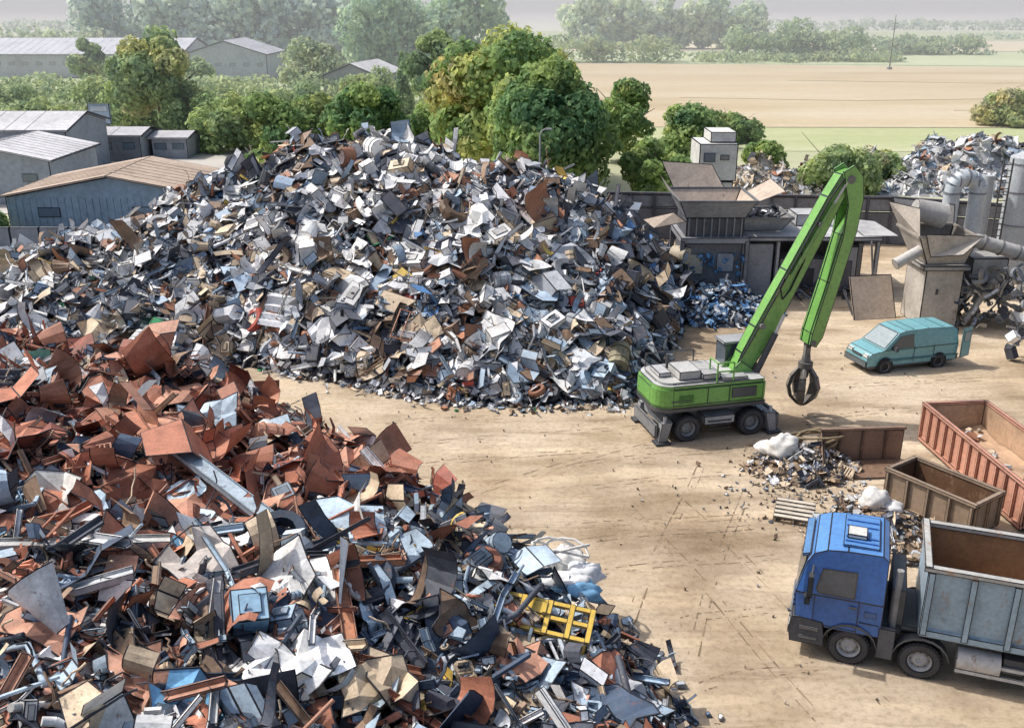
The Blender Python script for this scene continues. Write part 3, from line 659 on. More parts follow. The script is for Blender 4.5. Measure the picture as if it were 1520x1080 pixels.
# ---------------------------------------------------------------- small piles
def mound(name,cx,cy,rx,ry,H,n,smin,smax,pal,mat=M_SCRAP,ink=.02,kinds=KA,base=(.2,.17,.13),seed=0):
    def h(x,y):
        d=math.hypot((x-cx)/rx,(y-cy)/ry)+.15*noise.noise(V((x*.5+seed,y*.5,0)))
        return H*(1-d)**.9*(1+.4*noise.noise(V((x*.5,y*.5,seed)))) if d<1 else -.1
    mb=MB(); heapsurf(mb,h,cx-rx*1.1,cx+rx*1.1,cy-ry*1.1,cy+ry*1.1,max(.25,rx/16),base)
    scatter(mb,h,n,(cx-rx,cx+rx,cy-ry,cy+ry),smin,smax,kinds,pal,ink,.6,.15); mk(name,mb,mat)
palW=[(25,LG),(20,WH),(18,MG),(8,BG),(6,TN),(5,RU),(2,DK)]
palT=[(20,TN),(20,(.6,.55,.46)),(20,LG),(10,MG),(6,RU)]
mound('scrap_pile',44,93,14,6,4.8,1700,.3,.9,palW,seed=1,base=(.4,.4,.41))
mound('scrap_pile',22.5,90,6.5,4.5,3.2,700,.2,.7,palT,seed=2,base=(.45,.4,.33))
mound('scrap_pile',34,96,8,4,3.,600,.2,.7,palT,seed=3,base=(.45,.4,.33))
palBl=[(18,(.12,.28,.54)),(14,MG),(18,DK),(10,BG),(8,(.25,.44,.66)),(6,LG)]
mound('blue_scrap_pile',11.8,53.2,3.4,3.2,1.7,620,.12,.42,palBl,seed=4,base=(.06,.07,.09))
palD=[(20,TN),(14,BR),(14,DK),(8,LG),(4,WH),(10,MG),(5,(.4,.3,.2))]
mound('rubble_pile',10.8,33.4,2.2,1.7,.75,480,.06,.3,palD,ink=.012,seed=5,base=(.25,.18,.12))
mound('rubble_pile',12.4,28.6,1.7,2.4,.6,380,.06,.28,palD,ink=.012,seed=6,base=(.25,.18,.12))
mb=MB()
for k in range(480):
    x=random.gauss(11,1.8); y=random.gauss(31,1.9)
    piece(mb,(x,y,.05),V((U(-.5,.5),U(-.5,.5),1)),U(.03,.13),random.choice(('plate','box','fold','twist')),wchoice(palD),.01)
for k in range(300):
    x=U(-10,20); y=U(20,46)
    if hB(x,y)<0: piece(mb,(x,y,.04),V((U(-.4,.4),U(-.4,.4),1)),U(.02,.06),'plate',wchoice(palD),.006)
mk('ground_litter',mb,M_SCRAP)
e=empty('white_sacks',(10.2,33.6,.5)); mb=MB()
blob(mb,(0,0,.25),.62,(.74,.73,.69),(1,.8,.75),14,seed=6); blob(mb,(.7,-.2,.1),.4,(.7,.67,.6),seed=7); blob(mb,(-.5,.5,.0),.4,(.72,.69,.64),seed=8)
mk('sacks',mb,M_WALL,e)
e=empty('white_sacks',(12.3,29.6,.4)); mb=MB(); blob(mb,(0,0,.25),.5,(.74,.73,.7),(1,.8,.9),14,seed=9); blob(mb,(.5,-.2,.1),.36,(.66,.66,.66),seed=10); mk('sacks',mb,M_WALL,e)
e=empty('hose_coil',(11.6,34.2,.3)); mb=MB()
for k in range(4):
    r=.75+.1*k; mb.tube([(r*math.cos(t*.45),r*.8*math.sin(t*.45),.35+.1*k+.25*math.sin(t*.45+k)) for t in range(15)],.05,6,(.28,.22,.14))
mk('hose',mb,M_RUBBER,e)
e=empty('pallet',(9.6,29.6,0),-20); mb=MB()
for k in range(5): mb.box((0,-.5+k*.25,.3),(1.3,.17,.04),(.55,.5,.42),.012)
for x in (-.6,0,.6): mb.box((x,0,.17),(.1,1.15,.18),(.45,.38,.28),.012)
mk('slats',mb,M_WALL,e).rotation_euler=(.1,0,0)
e=empty('sheet_stack',(10.7,28.9,0),15); mb=MB()
for k in range(4): mb.box((U(-.1,.1),U(-.1,.1),.06+k*.09),(1.4,.8,.05),jit((.55,.6,.62)),.015,Matrix.Rotation(U(-.3,.3),3,'Z'))
mk('sheets',mb,M_PAINT,e)

# ---------------------------------------------------------------- excavator (material handler)
GR=(.17,.4,.09); GR2=(.23,.47,.13); GY_=(.35,.36,.37); DG=(.08,.085,.095)
ex=empty('excavator',(7.95,37.2,0),14)
def wheel(parent,c,r,wd,side,rim=(.42,.43,.44),name='wheel'):
    mb=MB(); h=wd/2; TR=(.04,.042,.047)
    prof=[(h*.2,.01),(h*.25,r*.16),(h*.55,r*.2),(h*.3,r*.34),(h*.25,r*.48),(h*.85,r*.56),(h*.95,r*.6),(h*1.0,r*.66),(h*.95,r*.9),(h*.7,r*.985),(0,r),(-h*.7,r*.985),(-h*.95,r*.9),(-h,r*.6),(-h*.5,.01)]
    cols=[rim,rim,rim,tuple(k*.6 for k in rim),rim,INK,TR,(.07,.07,.075),TR,(.06,.06,.065),(.06,.06,.065),TR,TR,TR]
    mb.lathe(prof,c,(0,side,0),28,cols)
    c=V(c)
    for k in range(8):
        a=k*math.pi/4; mb.cyl(c+V((math.cos(a)*r*.41,side*h*.22,math.sin(a)*r*.41)),c+V((math.cos(a)*r*.41,side*h*.42,math.sin(a)*r*.41)),r*.035,r*.035,6,(.12,.12,.12))
    for k in range(32):
        a=k*math.pi/16; q=Matrix.Rotation(-a,3,'Y')
        mb.box(c+q@V((r*.995,0,0)),(.035*r/.5,wd*.85,.045*r/.5),TR,0,q)
    return mk(name,mb,M_RUBBER,parent)
for x in (-1.33,1.42):
    for y in (-1.05,1.05): wheel(ex,(x,y,.56),.56,.5,-1 if y<0 else 1,(.3,.31,.32))
mb=MB()
mb.box((0,0,.85),(3.9,.95,.42),GY_,.025); mb.box((-1.33,0,.58),(.3,1.7,.3),DG,.02); mb.box((1.42,0,.58),(.3,1.7,.3),DG,.02)
mb.box((.05,-.85,.8),(1.3,.7,.35),(.4,.41,.42),.025); mb.box((.05,.85,.8),(1.3,.7,.35),(.4,.41,.42),.025)
for k in range(3): mb.box((.05,-1.22,.45+.16*k),(1.0,.06,.04),DG,.01)
for sx in (-1,1):
    mb.box((sx*2.15,0,.75),(.35,2.1,.3),GY_,.02)
    for sy in (-1,1):
        mb.prism([(sx*2.0,.95),(sx*2.45,.9),(sx*2.55,.12),(sx*2.2,.12)],sy*1.15-.16,sy*1.15+.16,(.3,.31,.32),.02)
        mb.box((sx*2.4,sy*1.2,.07),(.6,.5,.1),DG,.015); mb.cyl((sx*2.28,sy*1.15,.3),(sx*2.28,sy*1.15,1.15),.07,.07,10,(.5,.5,.5))
    mb.box((sx*2.62,0,.55),(.12,2.3,.5),(.2,.21,.22),.02)
mb.cyl((0,0,1.05),(0,0,1.33),.75,.75,24,DG)
mk('undercarriage',mb,M_STEEL,ex)
mb=MB()
def rrect(x0,x1,y0,y1,rl,rr,n=6):
    P=[]
    for (cx,cy,r,a0) in ((x1-rr,y1-rr,rr,0),(x0+rl,y1-rl,rl,90),(x0+rl,y0+rl,rl,180),(x1-rr,y0+rr,rr,270)):
        for k in range(n+1):
            a=math.radians(a0+90*k/n); P.append((cx+r*math.cos(a),cy+r*math.sin(a)))
    return P
mb.plan(rrect(-2.75,1.95,-1.33,1.33,.7,.12),1.35,1.5,DG,.02)
mb.plan(rrect(-2.72,1.9,-1.3,1.3,.7,.12),1.5,1.62,(.1,.22,.06),.02)
mb.plan(rrect(-2.75,1.92,-1.32,1.32,.7,.14),1.62,2.28,GR,.025)
mb.plan(rrect(-2.68,1.88,-1.26,1.26,.66,.12),2.28,2.42,GR2,.03,(.5,.51,.5))
mk('upper_body',mb,M_PAINT,ex)
mb=MB()
mb.plan(rrect(-2.5,.3,-1.1,1.1,.5,.1),2.42,2.5,(.45,.45,.43),.03)
mb.box((-1.2,-.3,2.68),(.9,1.2,.34),(.5,.5,.48),.03); mb.box((-.35,-.75,2.62),(.75,.6,.22),(.4,.4,.4),.03); mb.box((-2.05,.1,2.6),(.5,1.,.18),(.45,.45,.45),.03)
mb.cyl((-1.55,.6,2.5),(-1.55,.6,3.1),.08,.08,10,DG); mb.box((.6,-.95,2.5),(1.1,.45,.12),(.35,.36,.36),.02)
mb.box((.95,-1.335,1.97),(1.05,.03,.42),(.08,.09,.1),.02); mb.box((-.6,-1.335,1.97),(.03,.03,.62),INK,0); mb.box((.32,-1.335,1.97),(.025,.03,.62),INK,0); mb.box((-1.7,-1.33,1.8),(.8,.03,.05),DG,0)
for k in range(6): mb.box((-1.5+.0,-1.337,1.72+.06*k-.0),(.6,.02,.02),(.08,.2,.05),0)
for (a,b) in (((-.2,-1.2,2.42),(-.2,-1.2,3.2)),((.5,-1.2,2.42),(.5,-1.2,3.2)),((-.2,-1.2,3.2),(.5,-1.2,3.2)),((-.2,-1.2,2.85),(.5,-1.2,2.85)),((-.2,-1.2,3.2),(-.2,-.5,3.2)),((-.2,-.5,2.42),(-.2,-.5,3.2))): mb.cyl(a,b,.035,.035,6,GR)
for (a,b) in (((-2.3,1.1,2.4),(-2.3,1.1,3.0)),((-2.3,1.1,3.),(-.2,1.1,3.)),((-.2,1.1,2.4),(-.2,1.1,3.)),((-1.3,1.1,2.4),(-1.3,1.1,3.))): mb.cyl(a,b,.03,.03,6,DG)
mk('deck_fittings',mb,M_PAINT,ex)
mb=MB(); mb.prism([(.9,1.5),(2.25,1.5),(2.4,2.3),(2.15,3.35),(.9,3.35)],.45,1.3,(.07,.085,.1),.04,(.1,.12,.14)); mk('cab_glass',mb,M_GLASS,ex)
mb=MB(); mb.box((1.5,.87,3.4),(1.4,.95,.1),GY_,.02); mb.box((1.6,.87,1.45),(1.4,.9,.12),DG,.02)
for x in (.92,2.13): mb.box((x,.44,2.4),(.07,.05,1.9),DG,0)
mk('cab_frame',mb,M_PAINT,ex)
mb=MB()
boom=[(.75,1.75),(1.35,1.55),(1.85,2.6),(2.55,3.75),(4.0,6.9),(5.05,9.2),(5.5,9.75),(5.35,10.35),(4.85,10.2),(4.35,9.35),(2.9,6.5),(1.75,4.25),(1.25,3.2)]
mb.prism(boom,-.28,.28,GR2,.035,GR)
mb.prism([(.6,1.6),(1.7,1.5),(1.75,2.5),(1.2,2.9),(.7,2.4)],-.42,-.32,GR,.03); mb.prism([(.6,1.6),(1.7,1.5),(1.75,2.5),(1.2,2.9),(.7,2.4)],.32,.42,GR,.03)
mk('boom',mb,M_PAINT,ex)
mb=MB()
stick=[(4.85,10.3),(5.3,10.55),(5.72,10.1),(5.85,9.2),(5.72,7.9),(5.25,5.8),(4.75,3.6),(4.5,3.2),(4.2,3.3),(4.25,3.8),(4.75,5.9),(5.15,7.8),(5.2,9.0),(5.0,9.7)]
mb.prism(stick,-.42,-.3,GR2,.03,GR); mb.prism(stick,.3,.42,GR2,.03,GR); mb.prism([(p[0]*.999,p[1]) for p in stick[3:12]],-.25,.25,GR,.02)
mk('stick',mb,M_PAINT,ex)
mb=MB()
for s in (-.5,.5):
    mb.cyl((1.75,s,2.15),(2.55,s,4.0),.13,.13,10,DG); mb.cyl((2.55,s,4.0),(2.85,s,4.75),.07,.07,8,(.6,.6,.6))
mb.cyl((3.1,-.38,6.3),(4.6,-.38,9.1),.09,.09,10,(.2,.35,.12)); mb.cyl((4.6,-.38,9.1),(5.05,-.38,9.9),.05,.05,8,(.6,.6,.6))
for s in (-.34,-.37,.34): mb.tube([(1.2,s,3.0),(1.95,s,4.4),(3.0,s,6.5),(4.4,s,9.25),(5.0,s,10.15),(5.4,s,10.1)],.03,6,INK)
mb.tube([(2.8,-.33,6.2),(2.55,-.5,5.9),(2.7,-.5,5.4),(3.1,-.33,5.7),(3.6,-.33,6.9),(3.4,-.34,7.2)],.035,6,INK)
for (x,z,r) in ((1.1,2.0,.16),(5.2,10.,.17),(4.35,3.4,.12),(2.0,4.3,.12),(4.1,8.3,.1)): mb.cyl((x,-.45,z),(x,.45,z),r,r,14,(.2,.2,.2))
mk('hydraulics',mb,M_STEEL,ex)
mb=MB(); gx=4.35
mb.cyl((gx,-.12,3.2),(gx,.12,3.2),.12,.12,10,DG); mb.box((gx,0,2.95),(.22,.2,.5),(.25,.24,.22),.02); mb.cyl((gx,0,2.45),(gx,0,2.75),.2,.16,14,(.2,.19,.18)); mb.cyl((gx,0,2.2),(gx,0,2.45),.3,.3,14,(.16,.15,.14)); mb.cyl((gx,0,1.8),(gx,0,2.2),.16,.2,10,(.2,.2,.2))
for k in range(5):
    a=k*2*math.pi/5+.3; ca,sa=math.cos(a),math.sin(a)
    P=[(.22,2.2),(.5,1.85),(.62,1.4),(.5,.95),(.22,.65),(.05,.52)]; W=[.1,.14,.16,.14,.1,.03]
    for (p,q,w0,w1) in zip(P[:-1],P[1:],W[:-1],W[1:]):
        A=V((gx+ca*p[0],sa*p[0],p[1]));B=V((gx+ca*q[0],sa*q[0],q[1])); T_=V((-sa,ca,0)); O=V((ca,sa,0))*.07
        qd=[A-T_*w0,A+T_*w0,B+T_*w1,B-T_*w1]
        mb.face([v+O for v in qd],(.2,.17,.14),.015); mb.face([v-O for v in qd],(.12,.11,.1),.015)
        mb.raw([qd[0]+O,qd[3]+O,qd[3]-O,qd[0]-O],(.1,.09,.08)); mb.raw([qd[1]+O,qd[2]+O,qd[2]-O,qd[1]-O],(.1,.09,.08))
    mb.cyl((gx+ca*.18,sa*.18,2.3),(gx+ca*.58,sa*.58,1.75),.05,.05,8,(.35,.35,.35))
mk('grapple',mb,M_STEEL,ex)

# ---------------------------------------------------------------- van
vn=empty('van',(18.7,44.6,0),196); TL=(.17,.38,.42)
mb=MB()
low=[(-2.42,.35,.93/.95),(-2.44,1.15,1.),(1.55,1.15,1.),(2.2,1.02,.93),(2.42,.8,.88),(2.46,.35,.88)]
up=[(-2.44,1.15,1.),(-2.38,1.8,.885),(-2.22,1.95,.84),(-.8,2.0,.84),(.45,1.97,.84),(.8,1.88,.85),(1.62,1.15,.98)]
mb.prism(low,-.95,.95,TL,.02); mb.prism(up,-.95,.95,TL,.02)
mb.box((0,0,.33),(4.6,1.7,.12),DG,0)
for k in range(3): mb.box((-1.2+k*.8-.4,0,2.01),(.05,1.35,.03),(.13,.3,.33),0)
mk('body',mb,M_PAINT,vn)
mb=MB()
def vp(x,z,o=.012): return V((x,(.95-.14*(z-1.15)/.8)*1+o,z))
for sg in (1,-1):
    for poly in ([(.05,1.2),(1.35,1.2),(.75,1.75),(.05,1.8)],):
        mb.face([V((p.x,p.y*sg,p.z)) for p in [vp(*q) for q in poly]],(.05,.07,.09),.02)
ws=[V((.84,-.72,1.86)),V((.84,.72,1.86)),V((1.57,.84,1.205)),V((1.57,-.84,1.205))]; mb.face([p+V((.015,0,.015)) for p in ws],(.3,.36,.38),.025)
mk('windows',mb,M_GLASS,vn)
mb=MB()
for sg in (1,-1):
    for x in (0.0,-1.1): mb.box((x,sg*.955,.85),(.02,.015,.75),INK,0)
    mb.box((-.5,sg*.957,.62),(4.,.012,.07),(.1,.2,.22),0); mb.box((1.1,sg*1.07,1.2),(.12,.2,.2),DG,.01)
    mb.box((2.3,sg*.6,.85),(.22,.36,.16),(.75,.75,.7),.02)
    for x in (1.5,-1.45): mb.cyl((x,sg*.9,.36),(x,sg*.962,.36),.42,.42,20,(.03,.03,.035))
mb.box((2.47,0,.5),(.1,1.68,.28),(.12,.14,.15),.02); mb.box((2.44,0,.82),(.05,.7,.1),DG,.01); mb.box((-2.46,0,.45),(.12,1.8,.2),DG,.02); mb.box((-2.45,0,1.15),(.03,1.6,1.4),(.03,.035,.04),.02)
mk('trim',mb,M_RUBBER,vn)
mb=MB(); q=Matrix.Rotation(math.radians(20),3,'Z'); mb.box((-2.8,1.02,1.2),(.75,.05,1.45),TL,.03,q); mb.box((-2.8,1.06,1.5),(.5,.03,.5),(.3,.38,.4),.02,q); mk('rear_door',mb,M_PAINT,vn)
for x in (1.5,-1.45):
    for y in (-.88,.88): wheel(vn,(x,y,.34),.34,.24,-1 if y<0 else 1,(.5,.5,.5))

# ---------------------------------------------------------------- tipper truck
tk=empty('tipper_truck',(9.26,22.83,0),160); BL=(.045,.14,.42); BL2=(.1,.25,.55)
mb=MB()
lowc=[(1.44,1.15,.97),(1.48,1.9,.95),(1.3,1.93,1.),(-.72,1.95,1.),(-.72,1.1,1.),(-.68,1.0,1.),(.66,1.0,1.),(.72,1.12,1.),(1.25,1.13,1.)]
upc=[(1.48,1.92,.95),(1.28,2.8,.92),(1.12,3.08,.9),(.8,3.22,.88),(.3,3.28,.88),(-.55,3.3,.88),(-.7,3.18,.9),(-.72,1.95,1.),(1.3,1.93,1.)]
mb.prism(lowc,-1.22,1.22,BL,.02); mb.prism(upc,-1.22,1.22,BL,.022,BL2)
mb.box((-.0,0,3.32),(.9,1.7,.06),BL2,.025)
for y in (-.5,-.2,.4,.65): mb.box((-.0,y,3.37),(.8,.04,.03),BL,0)
mb.prism([(1.22,3.02),(1.42,2.96),(1.4,2.88),(1.24,2.92)],-1.0,1.0,(.1,.22,.42),.02)
mk('cab',mb,M_PAINT,tk)
mb=MB(); mb.box((.12,.25,3.42),(.5,.5,.12),(.6,.6,.56),.03)
for sg in (1,-1):
    mb.box((-.12,sg*1.222,1.45),(.02,.02,.9),INK,0); mb.box((.98,sg*1.222,1.55),(.02,.02,.75),INK,0)
    mb.box((.43,sg*1.222,1.06),(1.1,.02,.02),INK,0); mb.box((.02,sg*1.24,1.75),(.18,.03,.05),DG,0)
    mb.box((-.42,sg*1.222,1.35),(.5,.02,.02),INK,0); mb.box((-.42,sg*1.225,1.62),(.3,.02,.16),(.05,.12,.3),.01)
mk('cab_details',mb,M_PAINT,tk)
mb=MB()
mb.prism([(1.5,.42),(1.56,.8),(1.5,1.18),(1.3,1.2),(.72,1.15),(.66,.85),(.62,.42)],-1.24,1.24,(.1,.105,.115),.02)
for k in range(4): mb.box((1.56,0,.62+.14*k),(.04,1.6,.05),(.2,.21,.22),0)
for k in range(3): mb.box((1.49,0,1.3+.15*k),(.05,1.7,.07),(.03,.06,.14),0)
for sg in (1,-1):
    mb.box((1.53,sg*.95,.72),(.1,.4,.22),(.7,.7,.66),.015); mb.box((1.05,sg*1.25,.62),(.5,.04,.1),(.2,.2,.2),.01); mb.box((1.05,sg*1.25,.9),(.5,.04,.1),(.2,.2,.2),.01)
    for (wx) in (0,-1.75):
        pr=[]
        for k in range(9):
            a=math.radians(10+160*k/8); pr.append((wx+.68*math.cos(a),.55+.64*math.sin(a)))
        for a,b in zip(pr[:-1],pr[1:]):
            mb.face([V((a[0],sg*.85,a[1])),V((b[0],sg*.85,b[1])),V((b[0],sg*1.25,b[1])),V((a[0],sg*1.25,a[1]))],DG,0)
            mb.face([V((a[0],sg*1.25,a[1])),V((b[0],sg*1.25,b[1])),V((b[0],sg*1.25,b[1]+.07)),V((a[0],sg*1.25,a[1]+.07))],(.12,.125,.135),0)
    mb.box((-.88,sg*1.15,.85),(.42,.16,.9),(.12,.125,.135),.02)
mk('bumper_and_arches',mb,M_RUBBER,tk)
mb=MB()
def tp(x,z,o): 
    k=(1.22 if z<1.95 else 1.22*lerp(1.,.905,(z-1.95)/1.2)); return k+o
for sg in (1,-1):
    poly=[(.0,2.0),(.9,2.0),(.98,2.1),(.86,2.72),(.0,2.76)]
    mb.face([V((x,sg*tp(x,z,.014),z)) for x,z in poly],(.05,.07,.1),.035)
mb.face([V((1.495,-1.05,2.0)),V((1.495,1.05,2.0)),V((1.315,1.02,2.8)),V((1.315,-1.02,2.8))],(.06,.08,.1),.03)
mk('cab_windows',mb,M_GLASS,tk)
mb=MB()
for sg in (1,-1):
    mb.box((1.12,sg*1.46,2.35),(.14,.28,.6),(.05,.055,.06),.015); mb.box((1.16,sg*1.46,1.93),(.14,.26,.2),(.05,.055,.06),.015)
    mb.strip((1.1,sg*1.1,2.75),(1.12,sg*1.46,2.62),DG,.04,.04); mb.strip((1.25,sg*1.2,1.9),(1.16,sg*1.46,1.9),DG,.04,.04)
mk('mirrors',mb,M_RUBBER,tk)
mb=MB()
for y in (-.42,.42): mb.box((-3.2,y,.95),(7.8,.12,.28),DG,.015)
mb.box((-1.05,0,1.7),(.35,1.9,1.3),(.1,.105,.11),.02); mb.cyl((-1.0,.9,1.2),(-1.0,.9,2.9),.09,.09,12,(.3,.3,.3)); mb.tube([(-.95,-.4,1.6),(-1.2,-.2,2.3),(-1.25,.3,1.7)],.035,6,(.5,.1,.08)); mb.tube([(-.95,-.1,1.6),(-1.2,.1,2.2),(-1.25,.5,1.7)],.035,6,(.1,.1,.1))
mb.cyl((-2.6,1.0,.78),(-3.6,1.0,.78),.3,.3,18,(.5,.5,.5),True,True,.02)
for z in (.5,.8): mb.box((-3.45,1.2,z),(1.75,.05,.12),(.5,.51,.5),.012)
for x in (-2.65,-3.4,-4.2): mb.box((x,1.17,.7),(.06,.05,.6),(.3,.3,.3),0)
mb.box((-3.9,.9,.85),(.5,.5,.45),DG,.02); mb.box((-3.4,0,1.28),(7.2,1.9,.14),(.1,.11,.12),.015)
mb.box((0,0,.52),(.2,1.9,.2),DG,0); mb.box((-1.75,0,.52),(.2,1.9,.2),DG,0); mb.box((-5.3,0,.52),(.2,1.9,.2),DG,0); mb.box((-6.6,0,.52),(.2,1.9,.2),DG,0)
mk('chassis',mb,M_STEEL,tk)
for x in (0,-1.75,-5.3,-6.6):
    for y in (-1.06,1.06): wheel(tk,(x,y,.53),.53,.34,-1 if y<0 else 1,(.42,.43,.44))
mb=MB(); SB=(.3,.41,.5); INN=(.33,.19,.1)
x0,x1=-7.6,-1.6; z0,z1=1.36,3.25
for sg in (1,-1):
    mb.face([V((x1,sg*1.24,z1)),V((x0,sg*1.24,z1)),V((x0,sg*1.2,z0)),V((x1,sg*1.2,z0))],SB,.03)
    mb.face([V((x1,sg*1.16,z1)),V((x0,sg*1.16,z1)),V((x0,sg*1.12,z0)),V((x1,sg*1.12,z0))],INN,.02)
    mb.box(((x0+x1)/2,sg*1.21,z1+.03),(x1-x0+.2,.2,.12),(.42,.42,.4),.02); mb.box(((x0+x1)/2,sg*1.23,z0+.08),(x1-x0,.12,.2),SB,.02)
    for k in range(7):
        xx=x1-.1-k*(x1-x0-.2)/6; mb.box((xx,sg*1.27,(z0+z1)/2),(.16,.1,z1-z0-.08),jit(SB,.1),.02)
mb.face([V((x1,-1.24,z1+.1)),V((x1,1.24,z1+.1)),V((x1,1.2,z0)),V((x1,-1.2,z0))],SB,.03); mb.face([V((x1-.08,-1.16,z1)),V((x1-.08,1.16,z1)),V((x1-.08,1.12,z0)),V((x1-.08,-1.12,z0))],INN,.02)
mb.box((x1,0,z1+.05),(.18,2.6,.14),(.42,.42,.4),.02)
mb.face([V((x0,-1.24,z1)),V((x0,1.24,z1)),V((x0,1.2,z0)),V((x0,-1.2,z0))],SB,.03)
mb.raw([V((x0,-1.2,z0+.1)),V((x1,-1.2,z0+.1)),V((x1,1.2,z0+.1)),V((x0,1.2,z0+.1))],INN)
mb.box(((x0+x1)/2,0,z0-.0),(x1-x0,2.4,.1),DG,.02)
mk('tipper_body',mb,M_WORN,tk)

# ---------------------------------------------------------------- skips / containers
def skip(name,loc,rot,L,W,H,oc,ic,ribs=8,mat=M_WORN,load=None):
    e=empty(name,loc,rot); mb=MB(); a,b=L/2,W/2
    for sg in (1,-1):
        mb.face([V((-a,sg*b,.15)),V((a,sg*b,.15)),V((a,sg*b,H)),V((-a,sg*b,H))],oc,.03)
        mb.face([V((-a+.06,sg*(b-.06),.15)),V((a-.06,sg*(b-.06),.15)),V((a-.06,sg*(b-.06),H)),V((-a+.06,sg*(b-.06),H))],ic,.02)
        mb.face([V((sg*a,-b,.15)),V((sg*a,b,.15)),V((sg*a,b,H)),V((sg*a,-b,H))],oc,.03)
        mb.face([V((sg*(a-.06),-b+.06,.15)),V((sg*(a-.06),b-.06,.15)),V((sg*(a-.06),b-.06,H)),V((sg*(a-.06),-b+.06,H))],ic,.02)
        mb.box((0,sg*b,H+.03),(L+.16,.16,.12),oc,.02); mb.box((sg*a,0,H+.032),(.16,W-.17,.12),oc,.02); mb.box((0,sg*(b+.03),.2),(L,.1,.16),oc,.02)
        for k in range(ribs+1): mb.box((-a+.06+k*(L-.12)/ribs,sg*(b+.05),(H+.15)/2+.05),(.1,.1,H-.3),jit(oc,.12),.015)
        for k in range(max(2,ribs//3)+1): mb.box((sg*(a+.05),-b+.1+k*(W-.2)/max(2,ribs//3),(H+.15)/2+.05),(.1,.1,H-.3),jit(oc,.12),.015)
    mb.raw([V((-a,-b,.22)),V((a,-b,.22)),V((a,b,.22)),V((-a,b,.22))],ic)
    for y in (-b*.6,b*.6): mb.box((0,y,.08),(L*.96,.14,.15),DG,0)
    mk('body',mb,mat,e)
    if load:
        mb=MB(); h=lambda x,y: .3+load[0]*(.6+.6*noise.noise(V((x*.7,y*.7,load[1])))) if abs(x)<a-.1 and abs(y)<b-.1 else -.1
        n=16; i0=len(mb.v)
        for i in range(n+1):
            for j in range(n+1): 
                x=-a+.1+(L-.2)*i/n; y=-b+.1+(W-.2)*j/n; mb.v.append(V((x,y,h(x*.98,y*.98))))
        for i in range(n):
            for j in range(n): q=i0+i*(n+1)+j; mb.f.append((q,q+n+1,q+n+2,q+1)); mb.c.append(jit(ic,.15)); mb.s.append(True)
        for k in range(load[2]): 
            x=U(-a+.4,a-.4);y=U(-b+.4,b-.4); piece(mb,(x,y,h(x,y)+.05),V((U(-.5,.5),U(-.5,.5),1)),U(.08,.35),random.choice(('plate','fold','box')),wchoice(palT),.012)
        mk('load',mb,M_SCRAP,e)
    return e
SAL=(.54,.28,.2)
skip('orange_container',(17.75,32.2,0),94.5,7.2,2.5,1.6,SAL,(.48,.33,.22),12,M_WORN,(.5,1,34))
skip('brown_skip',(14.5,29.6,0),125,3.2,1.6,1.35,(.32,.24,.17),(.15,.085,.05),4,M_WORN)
e=empty('steel_plate_bin',(13.0,33.3,0),4); mb=MB(); BRN=(.26,.18,.13)
mb.prism([(-1.6,0),(1.9,0),(1.9,1.25),(-1.3,1.35)],.6,.68,BRN,.03); mb.box((.3,.64,1.33),(3.3,.16,.1),(.3,.2,.14),.015)
mb.face([V((-1.6,.6,0)),V((-2.0,-1.1,0)),V((-1.75,-1.1,.35)),V((-1.3,.6,1.35))],BRN,.03); mb.face([V((-1.55,.6,0)),V((-1.93,-1.1,0)),V((-1.68,-1.1,.35)),V((-1.25,.6,1.35))],BRN,.03)
for x in (-.6,.3,1.2): mb.box((x,.56,.65),(.08,.08,1.25),(.16,.1,.07),.01)
mb.box((0,-.2,.06),(3.4,1.5,.06),(.2,.13,.09),.02)
mk('panels',mb,M_WORN,e)

# ---------------------------------------------------------------- machinery behind
def frustum(mb,c,a0,b0,z0,a1,b1,z1,col,ink=.04,dx=0,dy=0,cin=None):
    lo=[V((c[0]+x*a0,c[1]+y*b0,z0)) for x,y in ((-1,-1),(1,-1),(1,1),(-1,1))]; hi=[V((c[0]+dx+x*a1,c[1]+dy+y*b1,z1)) for x,y in ((-1,-1),(1,-1),(1,1),(-1,1))]
    for k in range(4): 
        k2=(k+1)%4; mb.face([lo[k],lo[k2],hi[k2],hi[k]],col if k in (0,3) or not cin else cin,ink)
    for k in range(4): mb.strip(hi[k],hi[(k+1)%4],tuple(v*.6 for v in col),.1,.12)
e=empty('scrap_shredder',(11.6,57,0)); mb=MB(); GM=(.3,.31,.33); TNp=(.52,.43,.35)
mb.box((0,0,1.7),(3.3,3.4,3.4),(.16,.17,.19),.05); mb.box((0,0,3.6),(3.9,3.9,.35),GM,.04)
for x in (-1.85,1.85):
    for y in (-1.85,1.85): mb.box((x,y,1.8),(.25,.25,3.6),(.2,.21,.23),.03)
mb.box((-1.0,-1.72,2.2),(.9,.06,1.2),(.45,.42,.36),.03); mb.box((.7,-1.72,2.3),(1.0,.06,1.1),(.3,.34,.4),.03)
mb.box((0,0,4.3),(3.3,3.2,1.1),(.1,.105,.12),.05)
for k in range(8): mb.box((-1.5+k*.43,-1.63,4.3),(.08,.08,1.1),(.25,.26,.28),0)
frustum(mb,(0,0),1.7,1.6,4.85,2.2,2.2,5.9,GM,.05,cin=TNp)
mb.face([V((-2.4,-1.6,5.2)),V((-1.7,-1.9,4.7)),V((-3.6,-2.3,4.4)),V((-4.2,-1.6,4.8))],TNp,.05)
